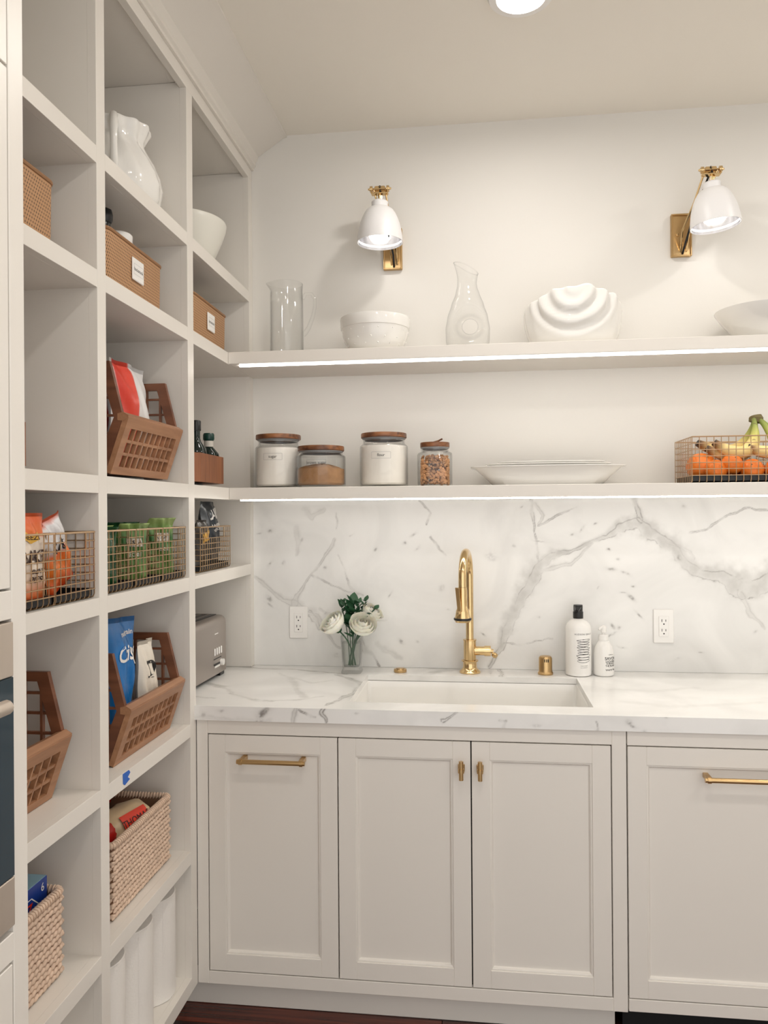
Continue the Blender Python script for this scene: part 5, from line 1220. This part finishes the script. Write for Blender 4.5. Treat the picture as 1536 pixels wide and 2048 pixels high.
# ------------------------------------------------------------------ wicker baskets
WK = mat('wicker', (214, 188, 166), rough=.75, var=.28, scale=55, bump=.25, bscale=220, stretch=(1, 1, 1))
WKD = mat('wicker_dark', (132, 100, 76), rough=.85, var=.2, scale=40)
Z6 = ZR[6][1]+.0005
def wicker(xf, yc, wd, label, dp=.30, h=.185):
    t = thing('wicker_basket', label, 'basket', (xf-dp/2, yc, Z6), 0, 'woven water-hyacinth baskets')
    rg = random.Random(int(-yc*100)); hw, hd = wd/2-.008, dp/2-.008
    part('core', MB().box(-hd, hd, -hw, hw, 0, .006).box(-hd, -hd+.004, -hw, hw, .006, h-.01).box(hd-.004, hd, -hw, hw, .006, h-.01).box(-hd+.004, hd-.004, -hw, -hw+.004, .006, h-.01).box(-hd+.004, hd-.004, hw-.004, hw, .006, h-.01), WKD, t)
    mb = MB(); rows = int((h-.02)/.0125)
    def side(L, fn, N, flip):
        n = int(L/.0155)
        for r in range(rows):
            for k in range(n+1):
                a = -L/2+(k+(.5 if r % 2 else 0))*L/n
                if a > L/2: continue
                sl = .0052+.001*rg.random(); z = .010+r*.0125+rg.uniform(-.001, .001)
                o0 = MB().ball((0, 0, 0), (.0098, .0052, sl), 6, 4)
                o0.xf(Matrix.Rotation(rad(-24 if not flip else 24)+rg.uniform(-.12, .12), 4, 'Y'))
                mb.add([fn(a+p[0], p[1], z+p[2]) for p in o0.v], o0.f)
    side(2*hw, lambda a, d, z: (hd+.002-d, a, z), 0, False); side(2*hw, lambda a, d, z: (-hd-.002+d, a, z), 0, False)
    side(2*hd, lambda a, d, z: (a, -hw-.002+d, z), 0, False); side(2*hd, lambda a, d, z: (a, hw+.002-d, z), 0, False)
    part('weave', mb, WK, t, ang=80)['kind'] = 'stuff'
    rp = ring(-hd-.002, hd+.002, -hw-.002, hw+.002, h-.008, .012, 4); part('rim', MB().tube(rp, .0072, 8, closed=True), WK, t, ang=80)
    cm = MB(); per = rp+[rp[0]]
    for (a, b_) in zip(per[:-1], per[1:]):
        a, b_ = Vector(a), Vector(b_); L = (b_-a).length; n = max(1, int(L/.0085)); d = (b_-a).normalized(); s_ = Vector((-d.y, d.x, 0))
        for k in range(n):
            c_ = a+(b_-a)*((k+.5)/n)
            cm.tube([c_+(s_*math.cos(q)+Vector((0, 0, 1))*math.sin(q))*.0078+d*(.0016*q/PI-.0016) for q in [2*PI*i/8 for i in range(8)]], .0024, 4, closed=True)
    part('rim_wrap', cm, WK, t, ang=80)['kind'] = 'stuff'
    return t
wicker(-.036, -.872, .345, 'woven natural basket of bread bags below the blue tape')
wicker(-.046, -1.4165, .345, 'woven natural basket with a blue cracker box beside the oven cabinet')
# bread bags and cracker box
BRD = mat('bread_crust', (196, 148, 98), rough=.5, var=.35, scale=14, bump=.2, bscale=60); MUF = mat('muffin_bag', (222, 196, 158), rough=.3, var=.2, scale=14)
RED = mat('red_plastic', (190, 34, 30), rough=.25, var=.2); ORR = mat('red_label', (222, 56, 30), rough=.35, var=.05)
t = thing('bread_bag', 'clear bag of english muffins with red label in the woven basket', 'bread bag', (-.115, -.850, Z6+.045), rad(-12), 'bread bags in the woven basket')
part('bag', MB().lathe([(0, -.09), (.03, -.088), (.052, -.07), (.057, -.03), (.054, 0), (.057, .035), (.052, .07), (.025, .088), (0, .09)], 26, fun=lambda th, r, z: (r*(1+.04*math.sin(7*th+40*z)), z)).xf(Matrix.Translation((0, 0, .098)) @ Matrix.Rotation(PI/2, 4, 'X')), MUF, t, ang=70)
part('red_label', MB().grid(lambda u, v: (.0605*math.cos(.1+v*.85), -.050+.10*u, .098+.0605*math.sin(.1+v*.85)), 8, 8), ORR, t, fix=False)
text('THOMAS', .026, lambda a, b_: (.0615*math.cos(.52+b_/.06), .0+a, .098+.0615*math.sin(.52+b_/.06)), INK, t)
for i, (xx, yy, rz, m_, lab) in enumerate(((-.235, -.800, 15, BRD, 'bag of sliced bread at the back of the woven basket'), (-.13, -.950, -8, RED, 'bread bag with red printed wrapper beside the shelf post'), (-.24, -.955, 5, BRD, 'brown bread bag at the back corner of the woven basket'), (-.235, -.700 if False else -.735, 0, RED, 'red and clear bread bag tucked against the far rim'))):
    t = thing('bread_bag', lab, 'bread bag', (xx, yy, Z6+.035+.01*i), rad(rz), 'bread bags in the woven basket')
    R0 = .044 if i != 3 else .030
    part('bag', MB().lathe([(0, -.065), (R0*.6, -.06), (R0*.95, -.04), (R0, 0), (R0*.95, .04), (R0*.5, .062), (R0*.2, .07), (0, .07)], 22, fun=lambda th, r, z: (r*(1+.07*math.sin(5*th+60*z+i)), z)).xf(Matrix.Translation((0, 0, .105)) @ Matrix.Rotation(PI/2, 4, 'X')), m_, t, ang=70)
    part('knot', MB().tube([(0, -.066, .105), (.01, -.078, .115), (.02, -.085, .12)], [.006, .004, .009], 8), WHT, t)
BLU = mat('box_blue', (24, 58, 140), rough=.35, var=.12, scale=10); BLT = mat('box_top', (150, 190, 208), rough=.4, var=.15, scale=18)
t = thing('cracker_box', 'blue cracker box standing in the woven basket', 'box', (-.115, -1.352, Z6+.0065), 0)
part('carton', MB().box(-.055, .038, -.10, .092, 0, .205, .001), BLU, t); part('top_flap', MB().box(-.054, .037, -.099, .091, .205, .2056), BLT, t)
pf_ = plane_fn((.0385, 0, .15), (0, 1, 0), (0, 0, 1)); text('RITZ', .042, plane_fn((.0386, -.005, .158), (0, 1, 0), (0, 0, 1)), ORR, t)
dia = MB().add([pf_(-.075, .008), pf_(-.045, .034), pf_(.035, .034), pf_(.065, .008), pf_(.035, -.02), pf_(-.045, -.02), pf_(-.072, .008), pf_(-.0435, .032), pf_(.0335, .032), pf_(.062, .008), pf_(.0335, -.018), pf_(-.0435, -.018)], [(i, (i+1) % 6, 6+(i+1) % 6, 6+i) for i in range(6)]); part('logo_outline', dia, WHT, t, fix=False)
text('6', .024, plane_fn((.0386, .074, .188), (0, 1, 0), (0, 0, 1)), WHT, t)
text('CRACKERS', .014, plane_fn((-.008, .0, .2058), (0, 1, 0), (-1, 0, 0)), WHT, t)

# ------------------------------------------------------------------ paper towels, tape
PT = mat('paper_towel', (238, 234, 228), rough=.95, var=.02, bump=.5, bscale=110)
for x, y, lab in ((-.098, -.7245, 'white paper towel roll against the right side of the bottom cubby'), (-.096, -.880, 'white paper towel roll in the middle of the bottom cubby'), (-.096, -1.040, 'white paper towel roll beside the post in the bottom cubby'), (-.15, -1.262, 'white paper towel roll in the bottom cubby beside the oven')):
    t = thing('paper_towel_roll', lab, 'paper towels', (x, y, ZR[7][1]+.0005), 0, 'paper towel rolls in the bottom cubbies')
    part('roll', MB().lathe([(.02, 0), (.074, 0), (.076, .002), (.076, .276), (.074, .278), (.02, .278), (.02, 0)], 40), PT, t)
    part('core', MB().lathe([(.0185, .001), (.0198, .001), (.0198, .277), (.0185, .277), (.0185, .001)], 24), mat('cardboard', (170, 138, 104), rough=.9), t)
    part('loose_edge', MB().grid(lambda u, v: ((.0765+.001*u)*math.cos(-.6+.35*u), (.0765+.001*u)*math.sin(-.6+.35*u), .002+.274*v), 6, 2), PT, t)
tb = MB(); zt0 = .856
tb.v = [(0.0006, -1.072, .868), (0.0006, -1.040, .8675), (.0022, -1.036, .861), (0.0010, -1.047, .853), (.002, -1.038, .846), (.0008, -1.062, .839), (.0006, -1.071, .845)]; tb.f = [(0, 1, 2, 3, 4, 5, 6)]
tb.add([(p[0]-.0004, p[1], p[2]) for p in tb.v], [(6, 5, 4, 3, 2, 1, 0)])
o = part('tape_scrap', tb, mat('blue_tape', (44, 100, 190), rough=.6, var=.1), None, fix=False); tag(o, 'torn scrap of blue painter tape stuck to the shelf edge', 'tape')
